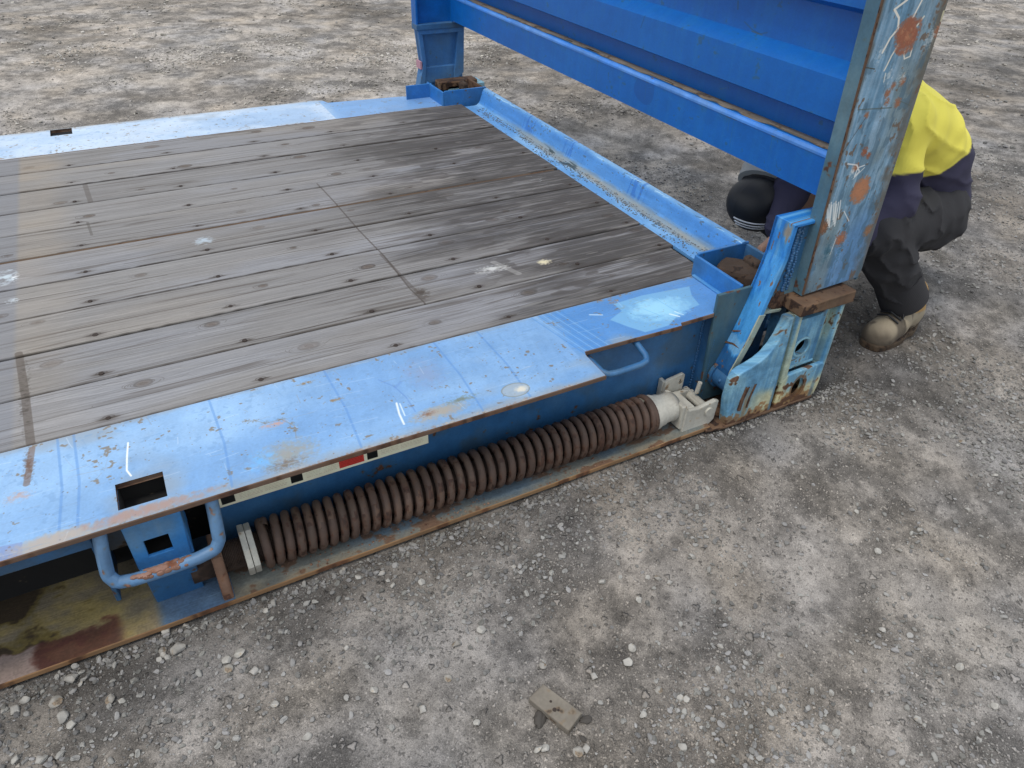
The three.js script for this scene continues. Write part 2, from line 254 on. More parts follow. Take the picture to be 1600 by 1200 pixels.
const woodBase = (x, z) => {
  const t = timber(x, z), tone = [0, 4, -2, 6, 2, -5, 7, 3, -2, 4][t.p];
  let c = [125 + tone, 124 + tone, 124 + tone];
  const warm = fbm(x * 1.2 + 5, z * 4 + t.p, 4); c = mix3(c, [144, 137, 128], 0.4 * sst(0.48, 0.7, warm)); c = mix3(c, [138, 142, 152], 0.45 * sst(0.5, 0.7, fbm(x * 1.6 + 40, z * 5 + t.p * 3, 4)));
  const g = 1 + t.g * 0.34; c = [c[0] * g, c[1] * g, c[2] * g];
  const de = Math.abs(z / PW - Math.round(z / PW)) * PW; c = mix3(c, [52, 46, 42], 0.8 * sst(0.0062, 0.0028, de + 0.002 * (vn(x * 40, t.p * 7) - 0.5)));
  c = mix3(c, [58, 50, 44], t.crack * 0.8); c = mix3(c, [84, 68, 56], t.knot * 0.55); c = mix3(c, [52, 44, 38], t.rim * 0.55);
  // damp towards the end sill, in streaks along the grain
  const streaks = 0.5 * fbm(x * 4 + 9, z * 70 + 4, 3) + 0.5 * fbm(x * 7 + 2, z * 190 + 8, 3), patch = fbm(x * 4.5 + 2, z * 9 + 8, 4);
  const d = sst(-1.20, -0.38, x + (patch - 0.5) * 0.9 + (streaks - 0.5) * 0.8 - 0.22 * Math.max(0, z - 0.35) - (z < -0.5 ? 0.12 : 0));
  c = mix3(c, [54, 51, 49], 0.70 * d * sst(0.34, 0.60, streaks * 0.75 + patch * 0.25 + d * 0.10));
  c = mix3(c, [150, 148, 146], 0.35 * d * sst(0.58, 0.70, fbm(x * 8 + 31, z * 120 + 9, 3)));
  const blotch = sst(0.60, 0.66, fbm(x * 9 + 60, z * 30 + 3, 3)) * sst(-0.95, -0.7, x); c = mix3(c, [70, 66, 64], 0.55 * blotch);
  // ochre band where something stood
  const band = sst(-2.05, -2.03, x) * sst(-1.88, -1.98, x + (warm - 0.5) * 0.2) * (0.35 + 0.65 * vn(t.p * 3.7 + 2, 5)) * (1 - 0.3 * sst(0.2, 0.9, z)); c = mix3(c, [172, 150, 120], band * (0.15 + 0.6 * fbm(x * 6, z * 12, 3)) * 0.62);
  c = mix3(c, [118, 122, 132], 0.45 * sst(-2.035, -2.05, x));
  for (const b of BB[t.p]) { const q = ((x - b[0]) / 0.026) ** 2 + ((z - b[1]) / 0.012) ** 2; if (q < 4) c = mix3(c, [60, 54, 50], 0.62 * Math.exp(-q * 1.5) * (0.55 + 0.45 * Math.sin(b[0] * 90 + b[1] * 70))); }
  return c;
};
const k2 = (x) => x.canvas.width / 2.335;
const woodTex = mapCanvas(2048, 2048, -2.55, -0.215, -0.91, 0.91, woodBase, (x, A, B, k) => {
  const s = (p, w, c, a) => stroke(x, A, B, p, w, c, a, k), bl = (cx, cy, rx, ry, c, a, n, sd, dab) => blot(x, A, B, k, cx, cy, rx, ry, c, a, n, sd, dab);
  { const r = rng(55);
    for (let p = 0; p < 10; p++) { const z0 = (p - 5) * PW + 0.005, w = PW - 0.01;
      const run = (len, wd, col, al, drift) => { let px = -2.55 + r() * 2.4, z = z0 + r() * w, v = (r() - 0.5) * drift; const pts = []; for (let q = 0; q < len; q += 0.02) { const kz = KNOTS.reduce((m, k) => (k.p === p && Math.abs(px + q - k.x) < k.s * 4 && Math.abs(z - k.z) < k.s * 1.6 ? m + Math.sign(z - k.z) * 0.0022 : m), 0); pts.push([px + q, Math.min(z0 + w, Math.max(z0, z + kz * 3))]); v = v * 0.9 + (r() - 0.5) * drift * 0.5; z += v * 0.02; } if (pts.length > 1) s(pts, wd, col, al); };
      for (let i = 0; i < 300; i++) run(0.06 + r() * 0.35, 0.0007 + r() * 0.0006, r() < 0.72 ? '#4a4540' : '#b9b6b0', 0.12 + r() * 0.25, 0.03);
      for (let i = 0; i < 14; i++) run(0.12 + r() * 0.5, 0.0009 + r() * 0.0007, '#39332e', 0.3 + r() * 0.35, 0.06);
      for (let i = 0; i < 2; i++) run(0.5 + r() * 1.4, 0.0014 + r() * 0.0009, '#2e2926', 0.5 + r() * 0.3, 0.06); }
    for (const q of BOLTS) { x.save(); const K = k2(x); x.fillStyle = '#3a332e'; for (let i = 0; i < 14; i++) { x.globalAlpha = 0.14 + 0.2 * r(); x.beginPath(); x.ellipse(A(q[0] + (r() - 0.5) * 0.026), B(q[1] + (r() - 0.5) * 0.006), (0.006 + r() * 0.014) * K, (0.001 + r() * 0.0025) * K, 0, 0, 6.3); x.fill(); } x.globalAlpha = 0.6; x.strokeStyle = '#302a26'; x.lineWidth = 0.002 * K; x.beginPath(); x.ellipse(A(q[0]), B(q[1] - 0.001), 0.013 * K, 0.0115 * K, 0, 3.3 + r() * 0.3, 6.1); x.stroke(); x.restore(); }
    for (const k of KNOTS) { x.save(); x.fillStyle = '#4a3f37'; x.globalAlpha = 0.35 * k.d; x.beginPath(); x.ellipse(A(k.x), B(k.z), k.s * 0.55 * k2(x), k.s * 0.34 * k2(x), r(), 0, 6.3); x.fill(); x.strokeStyle = '#302822'; for (let i = 0; i < 7; i++) { x.globalAlpha = (0.3 + 0.5 * r()) * k.d; x.lineWidth = (0.6 + r()) * 0.0011 * x.canvas.width / 2.335; x.beginPath(); x.ellipse(A(k.x + (r() - 0.5) * 0.004), B(k.z + (r() - 0.5) * 0.003), k.s * (0.35 + i * 0.3) * k2(x), k.s * (0.2 + i * 0.14) * k2(x), (r() - 0.5) * 0.3, r() * 3, 3 + r() * 4); x.stroke(); } x.restore(); }
    for (let i = 0; i < 900; i++) { const t = Math.pow(r(), 0.55), px = -1.15 + t * 0.92, pz = -0.9 + r() * 1.8, p = Math.floor(pz / PW + 5), zc = Math.min((p - 4) * PW - 0.012, Math.max((p - 5) * PW + 0.012, pz)); if (pz > 0.3 && r() < 0.35) continue;
      x.save(); x.globalAlpha = (0.10 + 0.34 * r()) * (0.35 + 0.65 * t); x.fillStyle = r() < 0.86 ? '#3c3835' : '#a9a6a2'; x.beginPath(); x.ellipse(A(px), B(zc), (0.015 + 0.10 * r() * r()) * k2(x), (0.0015 + 0.008 * r() * r()) * x.canvas.height / 1.82, 0, 0, 6.3); x.fill(); x.restore(); }
    for (let i = 0; i < 1500; i++) { const px = -2.5 + r() * 2.25, pz = -0.9 + r() * 1.8; x.save(); x.globalAlpha = 0.12 + 0.25 * r(); x.fillStyle = r() < 0.7 ? '#3f3a36' : '#cfccc6'; x.fillRect(A(px), B(pz), (0.002 + r() * 0.006) * k2(x), 1.4); x.restore(); } }
  s([[-1.10, -0.22], [-1.09, 0.0], [-1.085, 0.213], [-1.073, 0.415], [-1.074, 0.628], [-1.066, 0.72]], 0.005, '#3d352f', 0.55);
  s([[-1.078, 0.40], [-1.07, 0.55], [-1.06, 0.70]], 0.010, '#3d352f', 0.35); bl(-1.055, 0.665, 0.025, 0.035, '#463e38', 0.5, 90, 2, 0.4);
  s([[-1.838, -0.536], [-1.829, -0.366]], 0.016, '#55504c', 0.55); s([[-1.847, -0.197], [-1.84, -0.087]], 0.008, '#4e4a46', 0.5);
  s([[-2.033, 0.53], [-2.018, 0.73], [-2.008, 0.91]], 0.017, '#4c443c', 0.55); bl(-2.02, 0.72, 0.014, 0.18, '#3e3832', 0.4, 200, 3, 0.4);
  bl(-0.812, 0.624, 0.06, 0.025, '#c8cac8', 0.45, 160, 4, 0.35); s([[-0.79, 0.585], [-0.755, 0.68]], 0.02, '#cfcfcc', 0.3); bl(-0.65, 0.648, 0.026, 0.018, '#d8cfae', 0.85, 90, 5, 0.4);
  bl(-1.54, 0.09, 0.035, 0.03, '#a8b6c2', 0.5, 120, 6, 0.3); bl(-2.07, 0.10, 0.035, 0.05, '#b6c4ce', 0.6, 120, 7, 0.3); bl(-2.05, 0.25, 0.018, 0.016, '#c4d0d8', 0.6, 50, 8, 0.4); bl(-2.045, 0.11, 0.012, 0.03, '#eef4f6', 0.6, 30, 9, 0.4);
  const r = rng(8); for (let i = 0; i < 26; i++) { const px = -0.32 - r() * 0.14, pz = 0.02 + r() * 0.13; s([[px, pz], [px + 0.01 + r() * 0.03, pz + (r() - 0.5) * 0.02]], 0.002, '#d6e0e4', 0.5 * r()); }
  for (let i = 0; i < 70; i++) { const px = -2.4 + r() * 2.1, pz = -0.85 + r() * 1.7; s([[px, pz], [px + (r() - 0.5) * 0.03, pz + (r() - 0.5) * 0.02]], 0.0016, '#443c36', 0.5 * r()); }
});
const woodBump = dataTex(1024, 2048, (u, v) => { const x = -2.55 + 2.335 * u, z = 0.91 - 1.82 * v, t = timber(x, z); return 0.6 + t.g * 0.35 - 0.5 * t.crack - 0.2 * t.rim; }, false);
M.wood = new THREE.MeshStandardMaterial({ map: woodTex, bumpMap: woodBump, bumpScale: 0.0022, roughness: 0.72 });

// bottom flange, mapped over x and z: grey mud, peeling yellow and maroon to the left
const ledgeTex = mapCanvas(2048, 256, -2.55, -0.2, 0.98, 1.24, (x, z) => {
  const a = fbm(x * 5, z * 9, 5), b = fbm(x * 22, z * 30, 4), f = vn(x * 300, z * 300);
  let c = mix3([112, 116, 112], [92, 112, 128], sst(0.4, 0.7, a));
  c = mix3(c, [128, 112, 88], sst(1.17, 1.215, z + (b - 0.5) * 0.06) * 0.6); c = mix3(c, [96, 70, 54], 0.8 * sst(0.60, 0.7, b + 0.06 * sst(1.19, 1.22, z)));
  if (x < -1.72) {
    const e = sst(-1.86, -1.885, x + (b - 0.5) * 0.02); let y = mix3([132, 122, 102], [152, 136, 88], sst(0.40, 0.6, a * 0.7 + b * 0.3));
    const k = fbm(x * 6 + 70, z * 11 + 20, 5);
    y = mix3(y, [106, 92, 44], 0.75 * sst(0.5, 0.58, k * 0.75 + b * 0.25) * sst(-1.93, -1.97, x)); y = mix3(y, [50, 40, 34], 0.8 * sst(0.545, 0.60, k * 0.65 + 0.35 * b));
    const mr = sst(1.135, 1.15, z + (b - 0.5) * 0.08 + 0.12 * (-2.03 - x) * (x > -2.03 ? 1.4 : -0.1)); y = mix3(y, [mix(64, 96, b), mix(40, 52, b), mix(38, 46, b)], 0.8 * mr * sst(-1.93, -1.96, x)); y = mix3(y, [158, 146, 140], 0.8 * sst(-2.09, -2.11, x + (b - 0.5) * 0.06) * mr);
    c = mix3(mix3([80, 106, 134], [104, 110, 110], sst(0.35, 0.6, a)), y, e);
  }
  const g = 1 + (b - 0.5) * 0.3 + (f - 0.5) * 0.14; return [c[0] * g, c[1] * g, c[2] * g];
});
M.ledge = new THREE.MeshStandardMaterial({ map: ledgeTex, bumpMap: T.rust.bumpMap, bumpScale: 0.002, roughness: 0.95 });
M.edge = mat({ map: paintTex([134, 104, 74], { fade: 0.6, pale: [164, 136, 98], rust: 0.3, rustC: [84, 60, 44], seed: 37, size: 512 }).map, bumpMap: T.rust.bumpMap }, 0.9, 0.003);
M.darkEdge = mat({ map: paintTex([104, 84, 72], { fade: 0.4, pale: [138, 110, 92], rust: 0.34, rustC: [78, 58, 48], seed: 41, size: 512 }).map, bumpMap: T.rust.bumpMap }, 0.85, 0.002);

// near corner post, mapped over x and y
const postTex = mapCanvas(384, 1536, -0.20, 0.09, 0.34, 1.30, (x, y) => {
  const st = vn(x * 120, y * 2.5) * 0.5 + vn(x * 260 + 7, y * 5) * 0.5, a = fbm(x * 9, y * 4 + 3, 5), b = fbm(x * 40, y * 40, 4), f = vn(x * 400, y * 400);
  let c = mix3([100, 142, 172], [146, 178, 202], sst(0.25, 0.75, st * 0.6 + a * 0.4)); c = mix3(c, [86, 134, 190], 0.6 * sst(0.62, 0.42, y + (a - 0.5) * 0.3));
  c = mix3(c, [112, 126, 126], 0.6 * sst(0.5, 0.68, a)); const g = 1 + (b - 0.5) * 0.22 + (f - 0.5) * 0.08; c = [c[0] * g, c[1] * g, c[2] * g];
  const xl = -0.150 - (y - 0.364) * 0.042, e = sst(0.018, 0.0, x - xl + (b - 0.5) * 0.012) + 0.8 * sst(0.05, 0.005, xl + 0.219 - x + (b - 0.5) * 0.05);
  c = mix3(c, [100, 84, 66], Math.min(1, e) * 0.8); const rr = 0.5 * fbm(x * 30 + 4, y * 18, 4) + 0.5 * fbm(x * 110, y * 80, 3); c = mix3(c, [112, 92, 76], 0.8 * sst(0.64, 0.69, rr)); c = mix3(c, [70, 104, 126], 0.5 * sst(0.60, 0.66, fbm(x * 60 + 9, y * 22 + 4, 3))); return c;
}, (x, A, B, k) => {
  const s = (p, w, c, a) => stroke(x, A, B, p, w, c, a, k), bl = (cx, cy, rx, ry, c, a, n, sd, dab) => blot(x, A, B, k, cx, cy, rx, ry, c, a, n, sd, dab);
  s([[-0.102, 1.093], [-0.134, 1.076], [-0.111, 1.058], [-0.103, 1.036], [-0.119, 1.018], [-0.130, 0.989]], 0.006, '#f2ede0', 0.95); s([[-0.053, 1.090], [-0.069, 1.043]], 0.005, '#f2ede0', 0.95); s([[-0.028, 1.056], [-0.042, 1.038]], 0.005, '#e8e4d4', 0.9);
  s([[-0.083, 1.004], [-0.096, 0.979], [-0.101, 0.960], [-0.105, 0.949]], 0.005, '#efeada', 0.9); s([[-0.097, 0.942], [-0.094, 0.923]], 0.004, '#e4e4da', 0.8); s([[-0.044, 0.991], [-0.058, 0.984], [-0.048, 0.969], [-0.031, 0.973], [-0.033, 0.990]], 0.004, '#efeada', 0.9); s([[0.035, 1.062], [0.037, 1.044]], 0.007, '#e2dcb8', 0.8);
  const R = (a, b, r, sd, c = '#986850') => { bl(a, b, r * 1.1, r * 1.2, c, 0.85, Math.round(50 + r * 12000), sd, 0.24); bl(a, b, r * 0.8, r * 0.8, '#c48a66', 0.4, Math.round(10 + r * 2500), sd + 90, 0.18); bl(a, b, r * 1.2, r * 1.25, '#8c6a54', 0.5, Math.round(14 + r * 900), sd + 190, 0.10); };
  R(-0.062, 1.020, 0.036, 1, '#9c6048'); R(-0.087, 1.028, 0.02, 2, '#9c6048'); R(0.039, 1.023, 0.015, 3); R(-0.026, 0.917, 0.010, 4); R(-0.056, 0.911, 0.009, 5); R(-0.068, 0.895, 0.011, 6); R(-0.059, 0.874, 0.009, 7); R(-0.020, 0.869, 0.012, 8); R(-0.118, 0.851, 0.009, 9); R(-0.126, 0.825, 0.006, 10);
  R(-0.083, 0.759, 0.012, 11, '#96563c'); R(-0.064, 0.747, 0.009, 12, '#96563c'); R(-0.051, 0.656, 0.032, 13, '#ae7656'); R(-0.051, 0.658, 0.024, 14, '#b8805f'); R(-0.066, 0.523, 0.02, 15, '#a06850'); R(-0.098, 0.722, 0.012, 16); R(-0.149, 0.573, 0.02, 30, '#7a5640'); R(0.033, 0.529, 0.016, 31, '#8a6a52');
  s([[-0.131, 0.736], [-0.096, 0.728], [-0.079, 0.709], [-0.092, 0.698], [-0.088, 0.720], [-0.067, 0.723]], 0.004, '#eef0ee', 0.85); s([[-0.094, 0.692], [-0.064, 0.717]], 0.003, '#eef0ee', 0.8);
  for (let i = 0; i < 9; i++) s([[-0.159 + i * 0.0055, 0.632 + (i % 3) * 0.004], [-0.142 + i * 0.005, 0.589 - (i % 4) * 0.007]], 0.0035, '#f0f2f0', 0.85); s([[-0.089, 0.606], [-0.057, 0.573]], 0.003, '#eef0ee', 0.8); s([[-0.086, 0.530], [-0.090, 0.483]], 0.0025, '#eef0ee', 0.8);
  for (const [u, v, sd] of [[-0.083, 0.936, 20], [-0.135, 0.986, 21], [0.023, 1.014, 22], [-0.037, 0.929, 23], [-0.118, 0.576, 24], [-0.106, 0.710, 25], [0.014, 1.000, 26]]) { bl(u, v, 0.02, 0.028, '#dfe8ea', 0.35, 110, sd, 0.18); }
  s([[-0.163, 0.766], [-0.118, 0.845]], 0.0022, '#3c4448', 0.8); s([[-0.175, 0.962], [-0.139, 0.955]], 0.003, '#44463e', 0.8); s([[-0.153, 0.867], [-0.037, 0.859]], 0.004, '#55605c', 0.6); s([[0.032, 0.856], [-0.014, 0.872]], 0.002, '#55605c', 0.6);
  bl(-0.105, 0.497, 0.02, 0.05, '#2f5f74', 0.35, 160, 27, 0.3); bl(-0.056, 0.481, 0.012, 0.06, '#2f5f74', 0.35, 160, 28, 0.3);
});
// casting of the near corner, mapped over x and y
const castTex = mapCanvas(768, 640, -0.42, 0.03, -0.005, 0.385, (x, y) => {
  const a = fbm(x * 14, y * 12 + 3, 5), b = fbm(x * 70, y * 60, 4), f = vn(x * 500, y * 500), st = vn(x * 160, y * 9);
  let c = mix3([88, 144, 184], [130, 178, 202], sst(0.3, 0.7, a * 0.7 + st * 0.3));
  c = mix3(c, [84, 134, 168], 0.45 * sst(0.54, 0.68, fbm(x * 22 + 8, y * 16, 4)));
  const rib = sst(0.022, 0.008, Math.abs(x + 0.165 - (y - 0.12) * 0.03)) + sst(-0.012, -0.004, x) * 0.6; c = mix3(c, [186, 190, 158], 0.75 * Math.min(1, rib) * (0.5 + a));
  c = mix3(c, [208, 200, 156], 0.85 * sst(0.11, 0.06, y + (a - 0.5) * 0.08) * sst(-0.36, -0.2, x));
  const r = 0.5 * a + 0.5 * b; c = mix3(c, [140, 100, 62], 0.8 * sst(0.50, 0.60, r + sst(0.085, 0.0, y) * 0.30 - 0.12)); c = mix3(c, [78, 54, 42], 0.85 * sst(0.53, 0.60, r + sst(0.05, 0.0, y) * 0.27 - 0.12));
  const rim = Math.min(Math.abs(Math.hypot((x + 0.094) / 0.026, (y - 0.064) / 0.037) - 1.05) * 1.4, Math.abs(Math.hypot(x + 0.100, y - 0.196) / 0.027 - 1.05) * 2.4); c = mix3(c, [104, 74, 50], 0.7 * sst(0.32, 0.05, rim + (b - 0.5) * 0.5));
  c = mix3(c, [74, 70, 66], 0.6 * sst(0.31, 0.345, y + (b - 0.5) * 0.05)); c = mix3(c, [62, 108, 146], 0.7 * sst(0.012, 0.004, Math.abs(x + 0.186 - (y - 0.1) * 0.0)) + 0.5 * sst(0.012, 0.003, Math.abs(x + 0.028))); c = mix3(c, [156, 118, 74], 0.6 * sst(0.012, 0.0, Math.abs(x + 0.292 + (y - 0.1) * -0.1 + (b - 0.5) * 0.02)) * sst(0.15, 0.08, y));  // dark blue lines down the grooves: recess shading painted into the colour
  const g = 1 + (b - 0.5) * 0.24 + (f - 0.5) * 0.1; return [c[0] * g, c[1] * g, c[2] * g];
});
M.cast = new THREE.MeshStandardMaterial({ map: castTex, roughness: 0.6, bumpMap: T.cast.bumpMap, bumpScale: 0.0022 });
M.post = new THREE.MeshStandardMaterial({ map: postTex, roughness: 0.5, bumpMap: T.cast.bumpMap, bumpScale: 0.001 });
// end sill, mapped over z and the run of its profile (x + y)
const sillTex = mapCanvas(2048, 256, -0.88, 0.92, -0.225, -0.02, (z, s) => {
  const a = fbm(z * 4, s * 14, 5), b = fbm(z * 26, s * 60, 4), f = vn(z * 400, s * 500), st = vn(z * 130, s * 6);
  let c = mix3([94, 152, 210], [132, 180, 224], sst(0.3, 0.7, a)); c = mix3(c, [52, 124, 206], 0.65 * sst(-0.15, -0.13, s) * sst(-0.045, -0.07, s));  // upstand face darker than flat and top edge: its shading is painted in
  c = mix3(c, [40, 104, 188], 0.6 * sst(0.6, 0.66, st) * sst(-0.14, -0.12, s) * sst(0.5, 0.62, fbm(z * 5 + 3, 9, 3)));
  const dust = sst(-0.185, -0.158, s + (a - 0.5) * 0.05) * sst(-0.118, -0.145, s + (b - 0.5) * 0.03) * sst(-0.75, -0.3, z); c = mix3(c, [134, 130, 120], dust * (0.45 + 0.7 * (b - 0.2)));
  c = mix3(c, [42, 62, 70], 0.85 * sst(0.545, 0.60, fbm(z * 9 + 2, s * 40 + 7, 4)) * sst(-0.20, -0.17, s) * sst(-0.13, -0.15, s) * sst(-0.45, -0.3, z) * sst(0.3, 0.12, z));
  c = mix3(c, [70, 92, 110], 0.7 * sst(0.66, 0.70, 0.5 * b + 0.5 * fbm(z * 90, s * 110, 3)));
  const g = 1 + (b - 0.5) * 0.16 + (f - 0.5) * 0.08; return [c[0] * g, c[1] * g, c[2] * g];
}, (x, A, B, k) => { const r = rng(6); for (let i = 0; i < 40; i++) { const z = -0.25 + r() * 0.4, s0 = -0.21 + r() * 0.05; stroke(x, A, B, [[z, s0], [z + 0.01 + r() * 0.03, s0 + (r() - 0.5) * 0.02]], 0.003, '#cfe6f4', 0.5 * r(), k); } for (let i = 0; i < 30; i++) { const z = -0.8 + r() * 1.7; stroke(x, A, B, [[z, -0.058 + r() * 0.01], [z + r() * 0.06, -0.055 + r() * 0.01]], 0.004, i % 3 ? '#bfe0f4' : '#3a4650', 0.5, k); } });
M.sill = new THREE.MeshStandardMaterial({ map: sillTex, roughness: 0.42, bumpMap: T.web.bumpMap, bumpScale: 0.0004 });
// end wall: rail face and folded panel, mapped over z and y
const scuffed = (z, y, lo) => { const a = fbm(z * 3, y * 9, 4), b = fbm(z * 24, y * 30, 4), f = vn(z * 300, y * 300), st = vn(z * 90, y * 3); let c = mix3([0, 88, 168], [4, 100, 186], a); c = mix3(c, [70, 126, 176], 0.10 * sst(0.55, 0.8, st)); c = mix3(c, [58, 84, 104], 0.5 * sst(0.70, 0.75, 0.5 * b + 0.5 * fbm(z * 70, y * 80, 3))); c = mix3(c, [84, 82, 74], 0.22 * sst(0.52, 0.7, b) * lo); const g = 1 + (b - 0.5) * 0.12 + (f - 0.5) * 0.05; return [c[0] * g, c[1] * g, c[2] * g]; };
const railTex = mapCanvas(2048, 128, -1.17, 1.17, 0.63, 0.76, (z, y) => scuffed(z, y, sst(0.70, 0.745, y)), (x, A, B, k) => {
  x.save(); x.globalAlpha = 0.5; x.fillStyle = '#0a4a94'; x.beginPath(); x.moveTo(A(0.345), B(0.742)); x.bezierCurveTo(A(0.30), B(0.70), A(0.33), B(0.675), A(0.37), B(0.668)); x.bezierCurveTo(A(0.42), B(0.655), A(0.44), B(0.69), A(0.425), B(0.742)); x.fill(); x.restore();
  const r = rng(3); for (let i = 0; i < 160; i++) { const z = -1.1 + r() * 2.2, y = 0.645 + r() * 0.1; stroke(x, A, B, [[z, y], [z + (r() - 0.5) * 0.05, y + (r() - 0.5) * 0.02]], 0.0014, r() < 0.5 ? '#4d8fd0' : '#0d3f74', 0.3, k); }
  for (const [z, w, sd] of [[0.385, 0.032, 1], [0.80, 0.012, 2], [0.78, 0.02, 3], [-0.4, 0.014, 4], [0.1, 0.008, 5], [0.95, 0.012, 6]]) { blot(x, A, B, k, z, 0.739, w, 0.006, '#6e452e', 0.9, 90, sd, 0.5); blot(x, A, B, k, z, 0.742, w * 0.7, 0.004, '#a8683c', 0.7, 30, sd + 9, 0.5); stroke(x, A, B, [[z, 0.738], [z + 0.002, 0.70 - 0.02 * (sd % 3)]], 0.003, '#5e6a70', 0.25, k); }
});
const panelTex = mapCanvas(1024, 512, -1.17, 1.17, 0.73, 1.26, (z, y) => scuffed(z, y, 0.3), (x, A, B, k) => {
  const s = (p, w, c, al) => stroke(x, A, B, p, w, c, al, k); s([[0.70, 0.975], [0.735, 0.962], [0.765, 0.957], [0.79, 0.965]], 0.006, '#33506a', 0.6); s([[0.735, 0.958], [0.775, 0.956]], 0.005, '#6a5a48', 0.6); s([[0.66, 1.02], [0.665, 1.0]], 0.006, '#3a5468', 0.6); s([[0.655, 0.787], [0.68, 0.797]], 0.006, '#3e6c9a', 0.7); s([[0.30, 0.86], [0.315, 0.90]], 0.003, '#16406e', 0.7);
  const r = rng(9); for (let i = 0; i < 220; i++) { const z = -1.1 + r() * 2.2, y = 0.75 + r() * 0.5; s([[z, y], [z + (r() - 0.5) * 0.07, y + (r() - 0.5) * 0.03]], 0.0016, r() < 0.5 ? '#3c86cc' : '#0c3e72', 0.25); }
});
M.railFace = new THREE.MeshStandardMaterial({ map: railTex, roughness: 0.4 }); M.panel = new THREE.MeshStandardMaterial({ map: panelTex, roughness: 0.4, bumpMap: T.wall.bumpMap, bumpScale: 0.0002 });
// lower arm of the near post, mapped over z and y
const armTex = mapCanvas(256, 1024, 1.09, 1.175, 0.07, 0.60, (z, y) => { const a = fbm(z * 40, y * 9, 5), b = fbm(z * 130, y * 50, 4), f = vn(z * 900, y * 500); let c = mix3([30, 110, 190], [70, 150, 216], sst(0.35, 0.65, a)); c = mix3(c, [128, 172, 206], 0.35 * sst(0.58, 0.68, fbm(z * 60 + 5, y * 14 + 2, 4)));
  c = mix3(c, [120, 172, 212], 0.7 * sst(0.012, 0.0, Math.abs(y - 0.232 + (a - 0.5) * 0.05) - 0.012)); c = mix3(c, [26, 74, 122], 0.8 * sst(0.215, 0.20, y + (a - 0.5) * 0.05)); c = mix3(c, [118, 82, 58], 0.85 * sst(0.655, 0.69, 0.5 * b + 0.5 * fbm(z * 70, y * 24, 4))); c = mix3(c, [170, 130, 90], 0.7 * sst(0.02, 0.005, Math.hypot(z - 1.15, (y - 0.56) * 0.6) + (b - 0.5) * 0.02)); const g = 1 + (b - 0.5) * 0.2 + (f - 0.5) * 0.08; return [c[0] * g, c[1] * g, c[2] * g]; });  // darker below the scrapes: cast shade painted into the arm colour
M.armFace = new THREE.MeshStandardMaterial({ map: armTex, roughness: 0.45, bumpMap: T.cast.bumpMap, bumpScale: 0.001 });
// the printed notice on the side web
const noticeTex = mapCanvas(2048, 256, -1.71, -1.203, 0.145, 0.250, (x, y) => { const k = 1 + (fbm(x * 30, y * 60, 3) - 0.5) * 0.12; return [255 * k, 251 * k, 222 * k]; }, (x, A, B, k) => {
  for (const [a, b] of [[-1.694, -1.665], [-1.541, -1.514], [-1.360, -1.334]]) { x.fillStyle = '#15191a'; x.fillRect(A(a), B(0.153), (b - a) * k, B(0.25) - B(0.153)); }
  x.fillStyle = '#d9443c'; x.fillRect(A(-1.428), B(0.153), 0.06 * k, B(0.25) - B(0.153));
  const r = rng(4); const lines = (x0, x1, c, al) => { x.fillStyle = c; for (let y = 0.156; y < 0.245; y += 0.0042) { x.globalAlpha = al * (0.5 + 0.5 * r()); for (let a = x0; a < x1 - 0.004;) { const w = 0.002 + r() * 0.008; x.fillRect(A(a), B(y), Math.min(w, x1 - a) * k, 0.0014 * 2048 / 0.507 * 0.5); a += w + 0.0016; } } x.globalAlpha = 1; };
  for (const [a, b] of [[-1.655, -1.605], [-1.600, -1.550], [-1.505, -1.470], [-1.465, -1.434], [-1.325, -1.28], [-1.275, -1.215]]) lines(a, b, '#a89e80', 0.55);
  lines(-1.424, -1.372, '#8c2622', 0.8);
});
M.notice = new THREE.MeshStandardMaterial({ map: noticeTex, roughness: 0.5 });
// ---------------------------------------------------------------- the flat rack
const rack = thing('flat_rack', 'blue steel flat rack container with grey timber floor and raised end wall', 'flat rack');
const XL = -6.06;                                                                  // the rack runs on out of the picture to the left
const bar = (a0, a1) => box(...a0, ...a1);

// timber floor: ten boards, each its own, with bolts
const boardGeo = (p, x0, x1) => {
  const r = rng(300 + p), z0 = (p - 5) * PW + 0.0026 + r() * 0.0014 + (p === 5 ? 0.004 : 0), z1 = (p - 4) * PW - 0.0026 - r() * 0.0014 - (p === 4 ? 0.001 : 0), t = H + (r() - 0.5) * 0.003, c = 0.004;
  const q = [[z0, t - 0.045], [z1, t - 0.045], [z1, t - c], [z1 - c * 0.4, t - c * 0.35], [z1 - c, t], [z0 + c, t], [z0 + c * 0.4, t - c * 0.35], [z0, t - c]];
  return mapUV(extX(q, x0, x1), woodTex, (x, y, z) => [x, Math.max(-0.905, Math.min(0.905, z + (t - y) * (z > (z0 + z1) / 2 ? -0.2 : 0.2)))]);
};
const boltHead = (() => { const g = new THREE.CylinderGeometry(0.0062, 0.007, 0.003, 14); return boxUV(g.toNonIndexed()); })();
const boltGeo = boltHead;
M.bolt = mat({ map: paintTex([64, 58, 54], { fade: 0.6, pale: [104, 98, 92], rust: 0.3, rustC: [44, 38, 36], seed: 43, size: 256 }).map }, 0.8, 0);
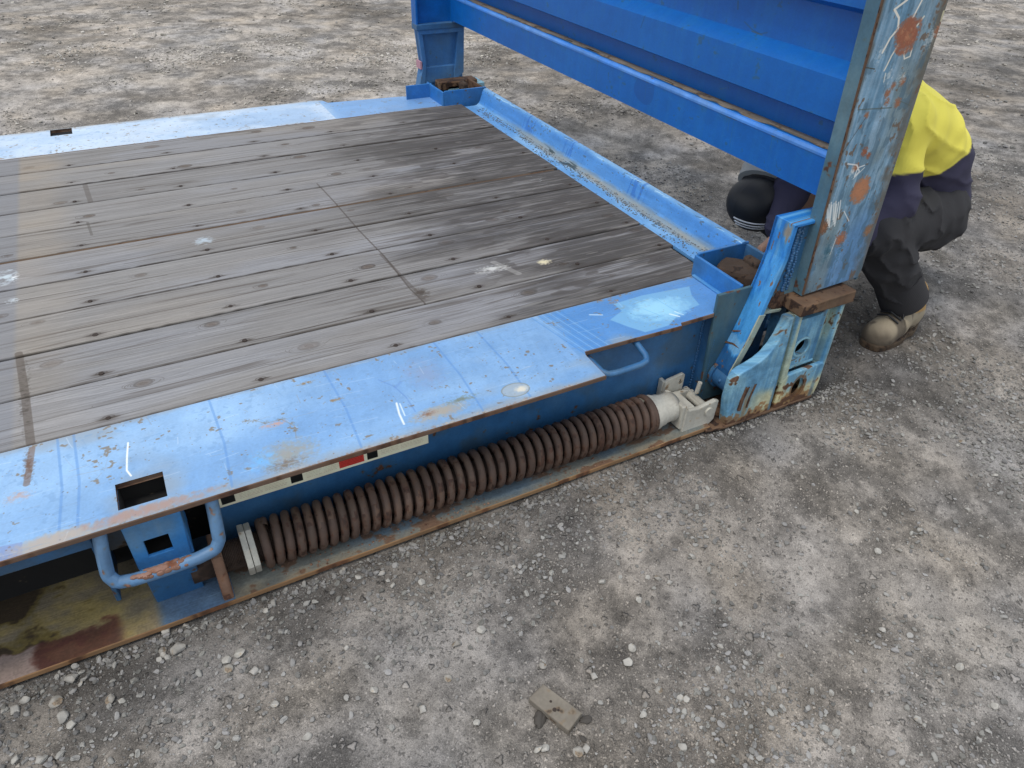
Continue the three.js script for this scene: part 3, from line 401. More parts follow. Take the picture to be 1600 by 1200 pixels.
for (let p = 0; p < 10; p++) {
  const b = part('floor_board', boardGeo(p, -2.62, -0.222 - (p === 9 ? 0.02 : 0)), M.wood, rack, true);
  for (const q of BOLTS.filter((_, i) => Math.floor(i / 6) === p)) { const o = new THREE.Mesh(boltGeo, M.bolt); o.name = numbered('bolt'); o.scale.setScalar(0.78 + 0.35 * vn(q[0] * 90, q[1] * 90)); o.position.set(q[0], H - 0.0006 + 0.0008 * vn(q[0] * 50 + 9, q[1] * 70), q[1]); o.castShadow = o.receiveShadow = true; b.add(o); }
  part('floor_board', boardGeo(p, XL, -2.625), M.wood, rack, true);
}
part('joint_filler', box(XL, -0.24, H - 0.03, H - 0.0025, -0.0045, 0.0075, 0), M.filler = mat({ map: paintTex([84, 67, 52], { fade: 0.6, pale: [104, 86, 68], rust: 0.25, rustC: [74, 56, 42], seed: 157, size: 256 }).map }, 0.95, 0), rack);
part('cross_members', [...JOIST, -2.2, -2.6, -3.2, -3.8, -4.4, -5, -5.6].map((x) => box(x - 0.04, x + 0.04, 0.10, H - 0.047, -0.99, 0.99, 0)), M.black, rack);
M.void0 = new THREE.MeshStandardMaterial({ color: new THREE.Color().setRGB(0.02, 0.019, 0.018), roughness: 1 });
part('floor_pan', box(XL, -0.25, H - 0.062, H - 0.05, -0.99, 0.99, 0), M.void0, rack);

// near side rail: web, bottom flange, top flange with the stake hole
const rail = part('side_rail', [box(-1.715, -0.352, 0.014, H - 0.012, 1.045, 1.06, 0), box(-0.364, -0.352, 0.014, H - 0.013, 1.061, 1.1, 0)], M.web, rack);
const hole = [[-1.868, 1.103], [-1.778, 1.103], [-1.778, 1.182], [-1.868, 1.182]];
const topPts = [[XL, 0.9075], [-0.292, 0.9075], [-0.292, 1.093], [-0.372, 1.097], [-0.378, 1.104], [-0.490, 1.105], [-0.497, 1.117], [-0.66, 1.112], [-0.795, 1.110], [-0.800, 1.122], [-0.803, 1.217], [-1.1, 1.2195], [-1.5, 1.218], [-2.05, 1.2205], [XL, 1.219]];
{ const g = extY(topPts, H - 0.013, H - 0.0005, [hole], 0.002), n = g.groups; const m = new THREE.Mesh(mapUV(g, nearFlangeTex, (x, y, z) => [x, z]), [M.nearFlange, M.darkEdge]); m.name = numbered('top_flange'); m.geometry.clearGroups(); n.forEach((q) => m.geometry.addGroup(q.start, q.count, q.materialIndex)); m.castShadow = m.receiveShadow = true; rail.add(m); }
{ const g = extY([[XL, 0.985], [-0.40, 0.985], [-0.40, 1.206], [-1.2, 1.209], [-1.86, 1.213], [XL, 1.206]], 0.001, 0.0145, [], 0.002), n = g.groups; const m = new THREE.Mesh(mapUV(g, ledgeTex, (x, y, z) => [x, z]), [M.ledge, M.edge]); m.name = numbered('bottom_flange'); m.geometry.clearGroups(); n.forEach((q) => m.geometry.addGroup(q.start, q.count, q.materialIndex)); m.castShadow = m.receiveShadow = true; rail.add(m); }
part('pocket_lining', [box(XL, -1.716, 0.0145, H - 0.014, 0.985, 0.995, 0), box(-1.722, -1.7155, 0.015, H - 0.014, 0.996, 1.06, 0), box(XL, -1.72, 0.262, 0.272, 0.996, 1.15, 0)], M.black, rail);  // the black colour also carries the shade beneath lip and flange
part('flange_lip', [box(XL, -1.925, 0.268, H - 0.0135, 1.176, 1.19, 0.002)], M.web, rail);
part('gusset_plate', box(-1.945, -1.935, 0.03, 0.24, 1.0, 1.12), M.web, rail);
part('gusset_plate', [box(-1.93, -1.885, 0.12, 0.30, 1.03, 1.06)], M.dust, rail);
part('notice_strip', mapUV(box(-1.709, -1.204, 0.1465, 0.249, 1.0605, 1.0615, 0), noticeTex, (x, y) => [x, y]), M.notice, rail, true);
{ // weld beads up the end of the web
  const gs = [], r = rng(12); for (let i = 0; i < 34; i++) { const g = new THREE.SphereGeometry(0.0055, 7, 5); g.scale(1, 0.9, 0.6); g.translate(-0.366 + (r() - 0.5) * 0.003, 0.02 + i * 0.0087, 1.0615); gs.push(g); }
  part('weld_bead', gs, M.web, rail);
  const hs = []; for (let i = 0; i < 30; i++) { const g = new THREE.SphereGeometry(0.006, 7, 5); g.scale(0.7, 0.9, 1); g.translate(-0.357 + (r() - 0.5) * 0.003, 0.02 + i * 0.0075, 1.101); hs.push(g); }
  part('weld_bead', hs, M.web, rail);
  part('weld_bead', [box(-0.302, -0.290, H - 0.001, H + 0.006, 0.91, 1.09, 0.004)], M.bright, rail);
}

// stake pocket with its square lashing hole
const pk = part('stake_pocket', [extZ([[-1.874, 0.318], [-1.766, 0.318], [-1.774, 0.163], [-1.871, 0.163]], 1.182, 1.191, [[[-1.846, 0.199], [-1.801, 0.199], [-1.801, 0.244], [-1.846, 0.244]]], 0.002), box(-1.874, -1.866, 0.163, 0.318, 1.09, 1.182), box(-1.776, -1.768, 0.163, 0.318, 1.09, 1.182), box(-1.874, -1.768, 0.163, 0.318, 1.08, 1.09)], M.bright, rail);
part('pocket_shade_lining', [box(-1.866, -1.776, 0.164, 0.314, 1.0905, 1.092, 0), box(-1.866, -1.8645, 0.164, 0.314, 1.092, 1.181, 0), box(-1.7775, -1.776, 0.164, 0.314, 1.092, 1.181, 0), box(-1.864, -1.778, 0.164, 0.168, 1.092, 1.181, 0)], M.void0, pk);  // near-black lining added so the pocket interior looks shaded
part('pocket_floor', box(-1.868, -1.776, 0.150, 0.162, 1.085, 1.187), M.web, pk);
part('pocket_foot', extX([[1.176, 0.149], [1.146, 0.015], [1.06, 0.015], [1.06, 0.149]], -1.872, -1.775, [], 0.003), M.web, pk);
part('pocket_seam', cyl([-1.868, 0.166, 1.191], [-1.776, 0.166, 1.191], 0.006, 0.006, 10), M.castPlain, pk);
part('lashing_handle', tube([[-1.905, 0.316, 1.195], [-1.912, 0.27, 1.207], [-1.918, 0.215, 1.218], [-1.908, 0.196, 1.225], [-1.88, 0.191, 1.228], [-1.82, 0.190, 1.229], [-1.76, 0.192, 1.228], [-1.728, 0.197, 1.225], [-1.716, 0.215, 1.220], [-1.711, 0.27, 1.207], [-1.708, 0.316, 1.195]], 0.0128, 90, 12), M.handle = mat(paintTex([86, 128, 172], { fade: 0.3, rust: 0.17, rustC: [132, 98, 84], seed: 47, size: 512 }), 0.45, 0.001), rail);
{ const gs = [], r = rng(71); for (let i = 0; i < 60; i++) { const t = vn(i * 0.37, 4) * 0.5 + r() * 0.5, xx = mix(-1.90, -1.745, t), a = (r() - 0.35) * 1.9, g = new THREE.IcosahedronGeometry(0.0018 + r() * 0.0038, 1); g.scale(1.5, 0.5, 1); g.rotateX(a); g.translate(xx, 0.1905 + 0.0124 * Math.cos(a), 1.2285 + 0.0124 * Math.sin(a)); gs.push(g); } tag(part('rust_scabs', gs, M.scab = mat(paintTex([118, 86, 72], { fade: 0.8, pale: [160, 128, 118], rust: 0.3, rustC: [104, 66, 48], seed: 151, size: 256 }), 0.9, 0.002), rail), null, null, null, 'stuff'); }
part('lashing_handle', tube([[-0.779, 0.307, 1.062], [-0.778, 0.300, 1.10], [-0.772, 0.291, 1.155], [-0.760, 0.288, 1.168], [-0.735, 0.288, 1.172], [-0.665, 0.290, 1.172], [-0.643, 0.292, 1.166], [-0.636, 0.298, 1.15], [-0.634, 0.308, 1.10], [-0.634, 0.312, 1.062]], 0.0085, 80, 10), M.web, rail);
part('handle_bracket', [extX([[1.06, 0.25], [1.06, 0.305], [1.16, 0.305], [1.16, 0.292]], -0.808, -0.80, [], 0.001)], M.web, rail);

// far side rail
const railF = part('side_rail', [box(XL, -0.34, 0.014, H - 0.013, -1.06, -1.045, 0), box(XL, -0.40, 0, 0.0145, -1.21, -1.0, 0)], M.web, rack);
{ const fh = [[-1.936, -1.212], [-1.852, -1.212], [-1.852, -1.128], [-1.936, -1.128]], pts = [[XL, -1.222], [-0.83, -1.215], [-0.80, -1.205], [-0.785, -1.158], [-0.43, -1.125], [-0.302, -1.06], [-0.302, -0.9075], [XL, -0.9075]];
  const g = extY(pts, H - 0.013, H - 0.0005, [fh], 0.002), n = g.groups, m = new THREE.Mesh(mapUV(g, farFlangeTex, (x, y, z) => [x, z]), [M.farFlange, M.darkEdge]); m.name = numbered('top_flange'); m.geometry.clearGroups(); n.forEach((q) => m.geometry.addGroup(q.start, q.count, q.materialIndex)); m.castShadow = m.receiveShadow = true; railF.add(m);
  part('stake_pocket', [box(-1.946, -1.936, 0.05, H - 0.014, -1.22, -1.12), box(-1.852, -1.842, 0.05, H - 0.014, -1.22, -1.12), box(-1.936, -1.852, 0.05, H - 0.014, -1.222, -1.212), box(-1.936, -1.852, 0.05, H - 0.014, -1.128, -1.118)], M.dust, railF);
}

// end sill: plate, rolled upstand
{ const pr = [[-0.221, 0.318], [-0.221, 0.3285], [-0.172, 0.3285], [-0.158, 0.331], [-0.148, 0.338], [-0.141, 0.348], [-0.128, 0.388], [-0.124, 0.396], [-0.118, 0.400], [-0.106, 0.401], [-0.099, 0.397], [-0.096, 0.388], [-0.094, 0.30], [-0.094, 0.06], [-0.115, 0.06], [-0.115, 0.318]];
  const es = part('end_sill', mapUV(extZ(pr, -0.862, 0.905, [], 0), sillTex, (x, y, z) => [z, x + Math.min(y, 0.401) - 0.33]), M.sill, rack, true);
  // grit and water lying in the corner of the sill
  const gs = [], r = rng(21); for (let i = 0; i < 900; i++) { const c = Math.pow(r(), 1.6), z = -0.8 + r() * 1.66, d = new THREE.IcosahedronGeometry(0.0012 + r() * 0.0022, 0); d.scale(1, 0.6, 1); d.translate(-0.156 - c * 0.045 * (0.4 + vn(z * 9, 4)), 0.3292 + (c < 0.1 ? 0.002 : 0), z); gs.push(d); }
  tag(part('sill_grit', gs, M.dust, es), null, null, null, 'stuff');
}
// raised boxes at the two ends of the sill, with the locks in them
function lockBox(s, x0) {                                                          // s = +1 near, -1 far
  const zc = (a, b) => (s > 0 ? [a, b] : [-b, -a]), q = part('lock_box', [
    box(x0 - 0.009, x0, 0.31, 0.392, ...zc(0.898, 1.096), 0.002), box(x0, -0.092, 0.31, 0.397, ...zc(0.897, 0.906), 0.002)], M.sillBox, rack);
  if (s > 0) part('side_plate', extZ([[-0.366, 0.02], [-0.378, 0.386], [-0.26, 0.386], [-0.235, 0.30], [-0.235, 0.02]], 1.096, 1.106, [], 0.002), M.plate, q);
  else part('side_plate', box(-0.43, -0.30, 0.31, 0.392, -1.072, -1.063, 0.002), M.sillBox, q);
  part('box_floor', [box(x0, -0.1, 0.20, 0.21, ...zc(0.90, 1.09), 0), box(-0.104, -0.094, 0.2, 0.392, ...zc(0.906, 1.09), 0.002)], s > 0 ? M.wallDark : M.rust, q);
  const g = new THREE.IcosahedronGeometry(1, 4), P0 = g.attributes.position; for (let i = 0; i < P0.count; i++) { const v = new THREE.Vector3().fromBufferAttribute(P0, i), m = Math.max(Math.abs(v.x), Math.abs(v.y) * 0.95, Math.abs(v.z)); v.multiplyScalar(mix(1, 0.72 / m, 0.75)); v.multiplyScalar(1 + 0.10 * (vn(v.x * 3 + 9, v.y * 3 + v.z * 2 + 5) - 0.5) + 0.05 * (vn(v.x * 9, v.z * 9 + v.y * 6) - 0.5)); P0.setXYZ(i, v.x * 0.056, v.y * 0.055, v.z * 0.088); }
  g.rotateY(0.5 * s); g.rotateZ(0.18); g.translate(s > 0 ? -0.19 : -0.17, s > 0 ? 0.338 : 0.312, s * 0.99); g.computeVertexNormals();
  const k = part('twist_lock', g, M.lock, q);
  part('lock_lug', [box(-0.178, -0.148, 0.36, 0.402, ...zc(0.97, 1.03), 0.012)], M.lock, k);
  return q;
}
M.sillBox = mat(paintTex([40, 112, 186], { fade: 0.15, rust: 0.10, rustC: [110, 70, 52], seed: 61 }), 0.42, 0.0008);
M.plate = mat(paintTex([44, 84, 108], { fade: 0.4, pale: [120, 128, 116], rust: 0.21, rustC: [88, 60, 46], seed: 67 }), 0.6, 0.0014);
M.lock = mat(paintTex([60, 49, 42], { fade: 0.5, pale: [86, 72, 62], rust: 0.3, rustC: [38, 31, 28], seed: 71, size: 512 }), 0.95, 0.004);
M.wallDark = mat(T.web, 0.6, 0.0008);
lockBox(1, -0.284);
lockBox(-1, -0.305);

// near corner: hinge pin, cheek casting with ribs, holes and rusty cap
const castUV = (g) => mapUV(g, castTex, (x, y, z) => [x + (1.219 - z) * 0.8, y + (1.219 - z) * 0.55]);
const corner = part('corner_casting', castUV(join([
  extZ([[-0.352, 0.004], [-0.366, 0.10], [-0.364, 0.165], [-0.354, 0.186], [-0.335, 0.196], [-0.31, 0.201], [-0.285, 0.21], [-0.262, 0.224], [-0.242, 0.248], [-0.228, 0.275], [-0.219, 0.305], [-0.214, 0.332], [-0.196, 0.332], [-0.19, 0.24], [-0.182, 0.004]], 1.186, 1.218, [], 0.004),
  extZ([[-0.196, 0.331], [-0.182, 0.331], [-0.160, 0.12], [-0.150, 0.004], [-0.184, 0.004]], 1.186, 1.203, [], 0.002),
  extZ([[-0.184, 0.331], [-0.163, 0.331], [-0.152, 0.142], [-0.150, 0.10], [-0.170, 0.10]], 1.183, 1.2195, [], 0.005),
  extZ([[-0.155, 0.331], [-0.035, 0.331], [-0.035, 0.13], [-0.155, 0.13]], 1.182, 1.196, [ring(-0.100, 0.196, 0.026, 0.027), [[-0.15, 0.295], [-0.06, 0.295], [-0.045, 0.31], [-0.05, 0.329], [-0.15, 0.329]]], 0.001),
  extZ([[-0.038, 0.331], [-0.016, 0.331], [-0.016, 0.12], [-0.038, 0.12]], 1.178, 1.190, [], 0.002),
  extZ([[-0.016, 0.331], [0.0, 0.331], [0.0, 0.115], [-0.016, 0.115]], 1.10, 1.2185, [], 0.002),
  box(-0.15, -0.13, 0.01, 0.331, 1.10, 1.185), box(-0.02, -0.001, 0.01, 0.12, 1.06, 1.2),
])), M.cast, rack, true);
part('back_plate', [box(-0.30, -0.15, 0.01, 0.36, 1.082, 1.092, 0)], M.wallDark, corner);
part('cavity_shade_sheet', [box(-0.152, -0.03, 0.128, 0.33, 1.150, 1.156, 0)], M.void = new THREE.MeshStandardMaterial({ color: new THREE.Color().setRGB(0.012, 0.012, 0.013), roughness: 1 }), corner);  // near-black sheet added behind hole and slot, standing in for their shade
part('raised_rim', [new THREE.TorusGeometry(0.031, 0.0045, 8, 30).translate(-0.100, 0.196, 1.196)], M.castPlain, corner);
const fit = part('corner_fitting', castUV(join([extZ([[-0.17, 0.002], [-0.166, 0.112], [-0.152, 0.126], [-0.012, 0.130], [-0.002, 0.122], [0.0, 0.05], [-0.006, 0.018], [-0.02, 0.004]], 1.206, 1.2205, [ring(-0.094, 0.064, 0.0275, 0.039)], 0.004), extX([[1.2, 0.004], [1.2, 0.126], [1.065, 0.126], [1.065, 0.004]], -0.006, 0.0, [], 0.001)])), M.cast, corner, true);
part('fitting_inside', [box(-0.17, -0.165, 0.004, 0.12, 1.065, 1.172, 0), box(-0.165, -0.006, 0.004, 0.012, 1.065, 1.172, 0), box(-0.165, -0.006, 0.012, 0.12, 1.06, 1.066, 0)], M.void, fit);  // inner faces coloured near-black in place of the shade inside the hole
part('fitting_top', extZ([[-0.150, 0.127], [-0.150, 0.137], [-0.036, 0.137], [-0.036, 0.131]], 1.15, 1.2, [], 0.001), M.castPlain, fit);
part('cap_plate', (() => { const g = box(-0.182, 0.02, 0.331, 0.369, 1.125, 1.226, 0.006), g2 = new RoundedBoxGeometry(0.202, 0.038, 0.101, 8, 0.006); g2.translate(-0.081, 0.35, 1.1755); const q = g2.attributes.position; for (let i = 0; i < q.count; i++) { const x = q.getX(i), y = q.getY(i), z = q.getZ(i); q.setY(i, y + 0.006 * (vn(x * 50 + 3, z * 50) - 0.5)); q.setZ(i, z + 0.005 * (vn(x * 60, y * 60 + 9) - 0.5)); } g2.computeVertexNormals(); return g2; })(), M.capRust = mat(paintTex([80, 61, 48], { fade: 0.9, pale: [118, 95, 74], rust: 0.32, rustC: [48, 35, 30], seed: 79 }), 0.9, 0.004), corner);
part('slot', [0, 1].map((i) => { const g = tube([[-0.318 + i * 0.03, 0.055, 1.2185], [-0.316 + i * 0.03, 0.09, 1.2185], [-0.306 + i * 0.03, 0.135, 1.2185]], i ? 0.0035 : 0.0065, 14, 7); return g; }), M.rust, corner);
part('base_plate', (() => { const g = extY([[-0.42, 1.0], [-0.42, 1.212], [-0.36, 1.222], [-0.2, 1.224], [-0.02, 1.225], [-0.005, 1.21], [-0.005, 1.0]], 0.0005, 0.010, [], 0.003); return g; })(), M.capRust, corner);
const pin = part('hinge_pin', [cyl([-0.309, 0.116, 1.106], [-0.309, 0.116, 1.186], 0.037, 0.037, 36)], M.web, rack);
part('pin_collar', cyl([-0.309, 0.116, 1.108], [-0.309, 0.116, 1.120], 0.045, 0.045, 36), M.web, pin);
part('grease_nipple', new THREE.SphereGeometry(0.006, 10, 8).translate(-0.345, 0.122, 1.15), M.web, pin);

// end wall
const wall = part('end_wall', mapUV((() => {
  // folded panel: profile in x and y, swept across
  const pts = [[-0.088, 0.742]]; let y = 0.742; const rows = [[0.800, 0.818, 0.912, 0.942], [1.045, 1.063, 1.165, 1.195], [1.298, 1.316, 1.418, 1.448], [1.551, 1.569, 1.671, 1.701], [1.804, 1.822, 1.924, 1.954]];
  for (const r of rows) pts.push([-0.088, r[0]], [-0.135, r[1]], [-0.135, r[2]], [-0.088, r[3]]);
  pts.push([-0.088, 2.12]); const back = pts.slice().reverse().map((p) => [p[0] + 0.006, p[1]]); const poly = [...pts, ...back];
  return extZ(poly, -1.16, 1.165);
})(), panelTex, (x, y, z) => [z, y + (x + 0.11) * 0.6]), M.panel, rack, true);
const lowRail = part('bottom_rail', mapUV(extZ([[-0.150, 0.640], [-0.150, 0.738], [-0.146, 0.745], [-0.140, 0.7465], [-0.082, 0.7465], [-0.02, 0.7465], [-0.02, 0.640]], -1.158, 1.162, [], 0), railTex, (x, y, z) => [z, y + Math.max(0, x + 0.15) * 0.05]), M.railFace, wall, true);
part('rail_lip', extZ([[-0.1515, 0.736], [-0.1515, 0.742], [-0.147, 0.7485], [-0.139, 0.7495], [-0.139, 0.746], [-0.145, 0.744], [-0.148, 0.738]], -1.155, 1.16, [], 0), M.wallEdge = mat(paintTex([64, 132, 220], { fade: 0.5, pale: [120, 160, 214], rust: 0.08, rustC: [130, 82, 60], seed: 83, size: 512 }), 0.5, 0.0006), lowRail);
part('ledge_dirt', (() => { const g = new THREE.PlaneGeometry(0.046, 2.3, 6, 180); g.rotateX(-Math.PI / 2); const q = g.attributes.position; for (let i = 0; i < q.count; i++) { const e = Math.abs(q.getX(i)) / 0.023; q.setY(i, 0.7478 + 0.0035 * (1 - e * e) * vn(q.getZ(i) * 14, q.getX(i) * 60 + 5)); if (q.getX(i) < -0.01) q.setX(i, q.getX(i) + 0.014 * vn(q.getZ(i) * 22 + 7, 3)); } g.translate(-0.112, 0, 0.0); g.computeVertexNormals(); return g; })(), M.ledgeDirt = mat(paintTex([112, 106, 98], { fade: 0.6, pale: [136, 122, 104], rust: 0.2, rustC: [78, 72, 68], seed: 89, size: 512 }), 1, 0.002), lowRail);
part('top_rail', box(-0.15, 0.0, 2.12, 2.25, -1.16, 1.165, 0.006), M.wall, wall);
// near post: leaning channel
const XP = (y) => -0.150 - (y - 0.364) * 0.042, yT = 2.26;
const quadPost = (x0, x1, z0, z1, b = 0.003) => extZ([[XP(0.372) + x0, 0.3715], [XP(0.372) + x1, 0.3715 + x1 * 0.04], [XP(yT) + x1, yT], [XP(yT) + x0, yT]], z0, z1, [], b);
const post = part('corner_post', mapUV(quadPost(0, 0.219, 1.176, 1.186), postTex, (x, y) => [x, y]), M.post, wall, true);
postTex.wrapT = THREE.RepeatWrapping;
part('post_flange', quadPost(-0.002, 0.010, 1.146, 1.1855, 0.002), M.strip = mat(paintTex([70, 108, 130], { fade: 0.4, pale: [124, 138, 136], rust: 0.20, rustC: [86, 54, 42], seed: 97 }), 0.6, 0.0014), post);
part('post_flange', quadPost(0.209, 0.221, 1.146, 1.184, 0.002), M.strip, post);
part('post_edge', (() => { const g = tube([[XP(0.38) + 0.001, 0.376, 1.1855], [XP(0.7), 0.7, 1.1862], [XP(1.1), 1.1, 1.1858], [XP(yT), yT, 1.186]], 0.0032, 60, 6); return g; })(), M.rust, post);
part('post_box', quadPost(0.10, 0.2, 1.08, 1.146, 0.002), M.wall, post);
// near lower arm of the post, hinged on the pin
const armPts = [[-0.340, 0.100], [-0.332, 0.160], [-0.298, 0.245], [-0.272, 0.330], [-0.250, 0.42], [-0.236, 0.49], [-0.232, 0.585]], armW = armPts.length;
const armIn = [[-0.118, 0.585], [-0.118, 0.37], [-0.19, 0.30], [-0.23, 0.20], [-0.262, 0.12], [-0.285, 0.085]];
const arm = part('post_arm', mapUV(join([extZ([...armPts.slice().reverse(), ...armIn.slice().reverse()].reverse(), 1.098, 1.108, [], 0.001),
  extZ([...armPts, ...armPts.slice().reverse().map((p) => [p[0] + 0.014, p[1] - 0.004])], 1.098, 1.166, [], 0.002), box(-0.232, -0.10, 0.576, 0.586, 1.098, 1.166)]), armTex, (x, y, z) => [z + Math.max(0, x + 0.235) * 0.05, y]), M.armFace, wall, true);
part('arm_web', [extZ([[-0.262, 0.335], [-0.24, 0.42], [-0.224, 0.49], [-0.22, 0.576], [-0.13, 0.576], [-0.13, 0.37], [-0.185, 0.325]], 1.13, 1.152, [], 0.002)], M.armSide = mat(paintTex([44, 100, 148], { fade: 0.5, pale: [150, 160, 140], rust: 0.14, rustC: [86, 60, 44], seed: 103 }), 0.6, 0.002), arm);
part('arm_flange', [extZ([[-0.262, 0.335], [-0.185, 0.325], [-0.19, 0.318], [-0.266, 0.326]], 1.108, 1.160, [], 0.001), extZ([...armPts.slice(0, 4), ...armPts.slice(0, 4).reverse().map((p) => [p[0] + 0.022, p[1] - 0.003])], 1.162, 1.1675, [], 0.0015)], M.creamEdge = mat(paintTex([150, 166, 158], { fade: 0.5, pale: [190, 188, 160], rust: 0.16, rustC: [98, 76, 56], seed: 107, size: 512 }), 0.7, 0.002), arm);
{ const gs = [], r = rng(14); for (let i = 0; i < 26; i++) { const g = new THREE.SphereGeometry(0.006, 7, 5); g.translate(-0.197 + (r() - 0.5) * 0.006, 0.385 + i * 0.0074, 1.153 + r() * 0.002); gs.push(g); const h = new THREE.SphereGeometry(0.005, 7, 5); h.translate(-0.180 + (r() - 0.5) * 0.006, 0.385 + i * 0.0074, 1.153); gs.push(h); } part('weld_bead', gs, M.web, arm);
  const rp = []; for (let i = 0; i < 60; i++) { const g = new THREE.IcosahedronGeometry(0.004 + r() * 0.007, 1), t = r() * 6.28, d = Math.sqrt(r()); g.scale(1, 1, 0.4); g.translate(-0.205 + Math.cos(t) * d * 0.026, 0.353 + Math.sin(t) * d * 0.028, 1.153); rp.push(g); } part('rust_patch', rp, M.rust, arm);
  part('scrape_mark', tube([[-0.313, 0.218, 1.1], [-0.305, 0.225, 1.13], [-0.303, 0.223, 1.165]], 0.003, 16, 6), M.rust, arm);
  part('scrape_mark', tube([[-0.298, 0.255, 1.11], [-0.287, 0.268, 1.14], [-0.288, 0.258, 1.166]], 0.0026, 16, 6), M.rust, arm); }
// far post and its arm
const fp = part('corner_post', [box(-0.325, -0.135, 0.625, yT, -1.20, -1.188), box(-0.327, -0.315, 0.625, yT, -1.219, -1.162), box(-0.145, -0.133, 0.625, yT, -1.219, -1.165)], M.wall, wall);
part('post_foot', [box(-0.328, -0.075, 0.605, 0.632, -1.222, -1.158, 0.004)], M.web, fp);
const farArm = part('post_arm', [extZ([[-0.318, 0.606], [-0.08, 0.606], [-0.085, 0.41], [-0.10, 0.33], [-0.318, 0.33], [-0.30, 0.45]], -1.205, -1.19, [], 0.002), extZ([[-0.318, 0.606], [-0.298, 0.606], [-0.282, 0.45], [-0.30, 0.30], [-0.335, 0.30], [-0.30, 0.45]], -1.22, -1.165, [], 0.002), extZ([[-0.11, 0.606], [-0.08, 0.606], [-0.085, 0.40], [-0.14, 0.36]], -1.21, -1.165, [], 0.002), box(-0.31, -0.085, 0.36, 0.44, -1.205, -1.175, 0.008), box(-0.31, -0.09, 0.585, 0.607, -1.2, -1.163, 0.003)], M.armFar = mat(paintTex([58, 112, 168], { fade: 0.3, pale: [120, 144, 164], rust: 0.08, rustC: [110, 80, 62], seed: 109 }), 0.55, 0.001), wall);
part('pink_mark', box(-0.3135, -0.305, 0.432, 0.466, -1.2205, -1.1655, 0), M.pink = new THREE.MeshStandardMaterial({ color: 0xb48a98, roughness: 0.8 }), farArm);
part('corner_casting', [box(-0.34, -0.10, 0.0, 0.33, -1.219, -1.12, 0.004), box(-0.2, 0.0, 0, 0.36, -1.219, -1.1, 0.004)], M.castPlain, rack);
part('cap_plate', [box(-0.24, -0.04, 0.34, 0.38, -1.17, -1.1, 0.006)], M.capRust, rack);

// counterbalance spring on the ledge
const AX = [0.074, 1.137], xs0 = -1.626, xs1 = -0.592, TURNS = 40;
const spring = part('counterbalance_spring', (() => {
  const pts = []; const n = TURNS * 26; for (let i = 0; i <= n; i++) { const t = i / n, a = t * TURNS * 6.28319; const e = t + 0.012 * Math.sin(t * 6.28 * 1.0) * -1; pts.push(new THREE.Vector3(mix(xs0, xs1, e), AX[0] + 0.0485 * Math.cos(a), AX[1] - 0.0485 * Math.sin(a))); }
  class C extends THREE.Curve { getPoint(t, o = new THREE.Vector3()) { const f = t * n, i = Math.min(n - 1, Math.floor(f)); return o.copy(pts[i]).lerp(pts[i + 1], f - i); } }
  const g = new THREE.TubeGeometry(new C(), TURNS * 26, 0.0100, 9, false); return g;
})(), M.coil, rack);
part('end_coil', [xs0 - 0.006, xs1 + 0.004].map((x) => new THREE.TorusGeometry(0.0485, 0.0100, 9, 40).rotateY(Math.PI / 2).translate(x, AX[0], AX[1]))[0], M.coil, spring);
part('end_coil', new THREE.TorusGeometry(0.0485, 0.0100, 9, 40).rotateY(Math.PI / 2).translate(xs1 + 0.004, AX[0], AX[1]), M.coil, spring);
part('spring_rod', [cyl([-1.79, AX[0] - 0.006, AX[1]], [-0.56, AX[0], AX[1]], 0.031, 0.031, 24), ...Array.from({ length: 34 }, (_, i) => new THREE.TorusGeometry(0.0315, 0.0014, 5, 24).rotateY(Math.PI / 2).translate(-1.725 + i * 0.0034 + (i > 13 ? 0.02 : 0), AX[0], AX[1]))], M.darkRod = mat(paintTex([58, 46, 40], { fade: 0.5, pale: [84, 66, 56], rust: 0.3, rustC: [40, 31, 27], seed: 163, size: 256 }), 0.9, 0.001), spring);
for (const [x, r0] of [[-1.673, 0.057], [-1.659, 0.056]]) part('lock_nut', (() => { const g = extX(ring(AX[1], AX[0], r0, r0, 8).map((p) => p), x - 0.0065, x + 0.0065, [], 0.002); return g; })(), M.grey, spring);
part('anchor_plate', [extX([[1.07, 0.014], [1.205, 0.014], [1.20, 0.05], [1.175, 0.118], [1.10, 0.118]], -1.744, -1.722, [], 0.004)], M.rustPale = mat(paintTex([116, 88, 72], { fade: 0.8, pale: [176, 156, 138], rust: 0.28, rustC: [82, 58, 48], seed: 113, size: 512 }), 0.85, 0.003), spring);
part('end_sleeve', [(() => { const pr = [[0.0001, 0], [0.050, 0], [0.0515, 0.004], [0.0505, 0.034], [0.047, 0.040], [0.0455, 0.055], [0.042, 0.060], [0.0405, 0.085], [0.043, 0.090], [0.038, 0.105], [0.0001, 0.105]].map((p) => new THREE.Vector2(...p)); const g = new THREE.LatheGeometry(pr, 36); g.rotateZ(-Math.PI / 2); g.translate(-0.598, AX[0], AX[1]); return g; })()], M.grey, spring);
part('clevis', [box(-0.500, -0.484, 0.02, 0.104, 1.096, 1.186, 0.006), extZ([[-0.492, 0.012], [-0.488, 0.100], [-0.478, 0.088], [-0.44, 0.083], [-0.385, 0.092], [-0.372, 0.086], [-0.376, 0.022], [-0.392, 0.006], [-0.47, 0.002]], 1.176, 1.190, [], 0.004), extZ([[-0.492, 0.03], [-0.488, 0.085], [-0.42, 0.08], [-0.39, 0.07], [-0.39, 0.03]], 1.094, 1.106, [], 0.004), box(-0.488, -0.452, 0.078, 0.088, 1.1, 1.18, 0.003)], M.grey, spring);
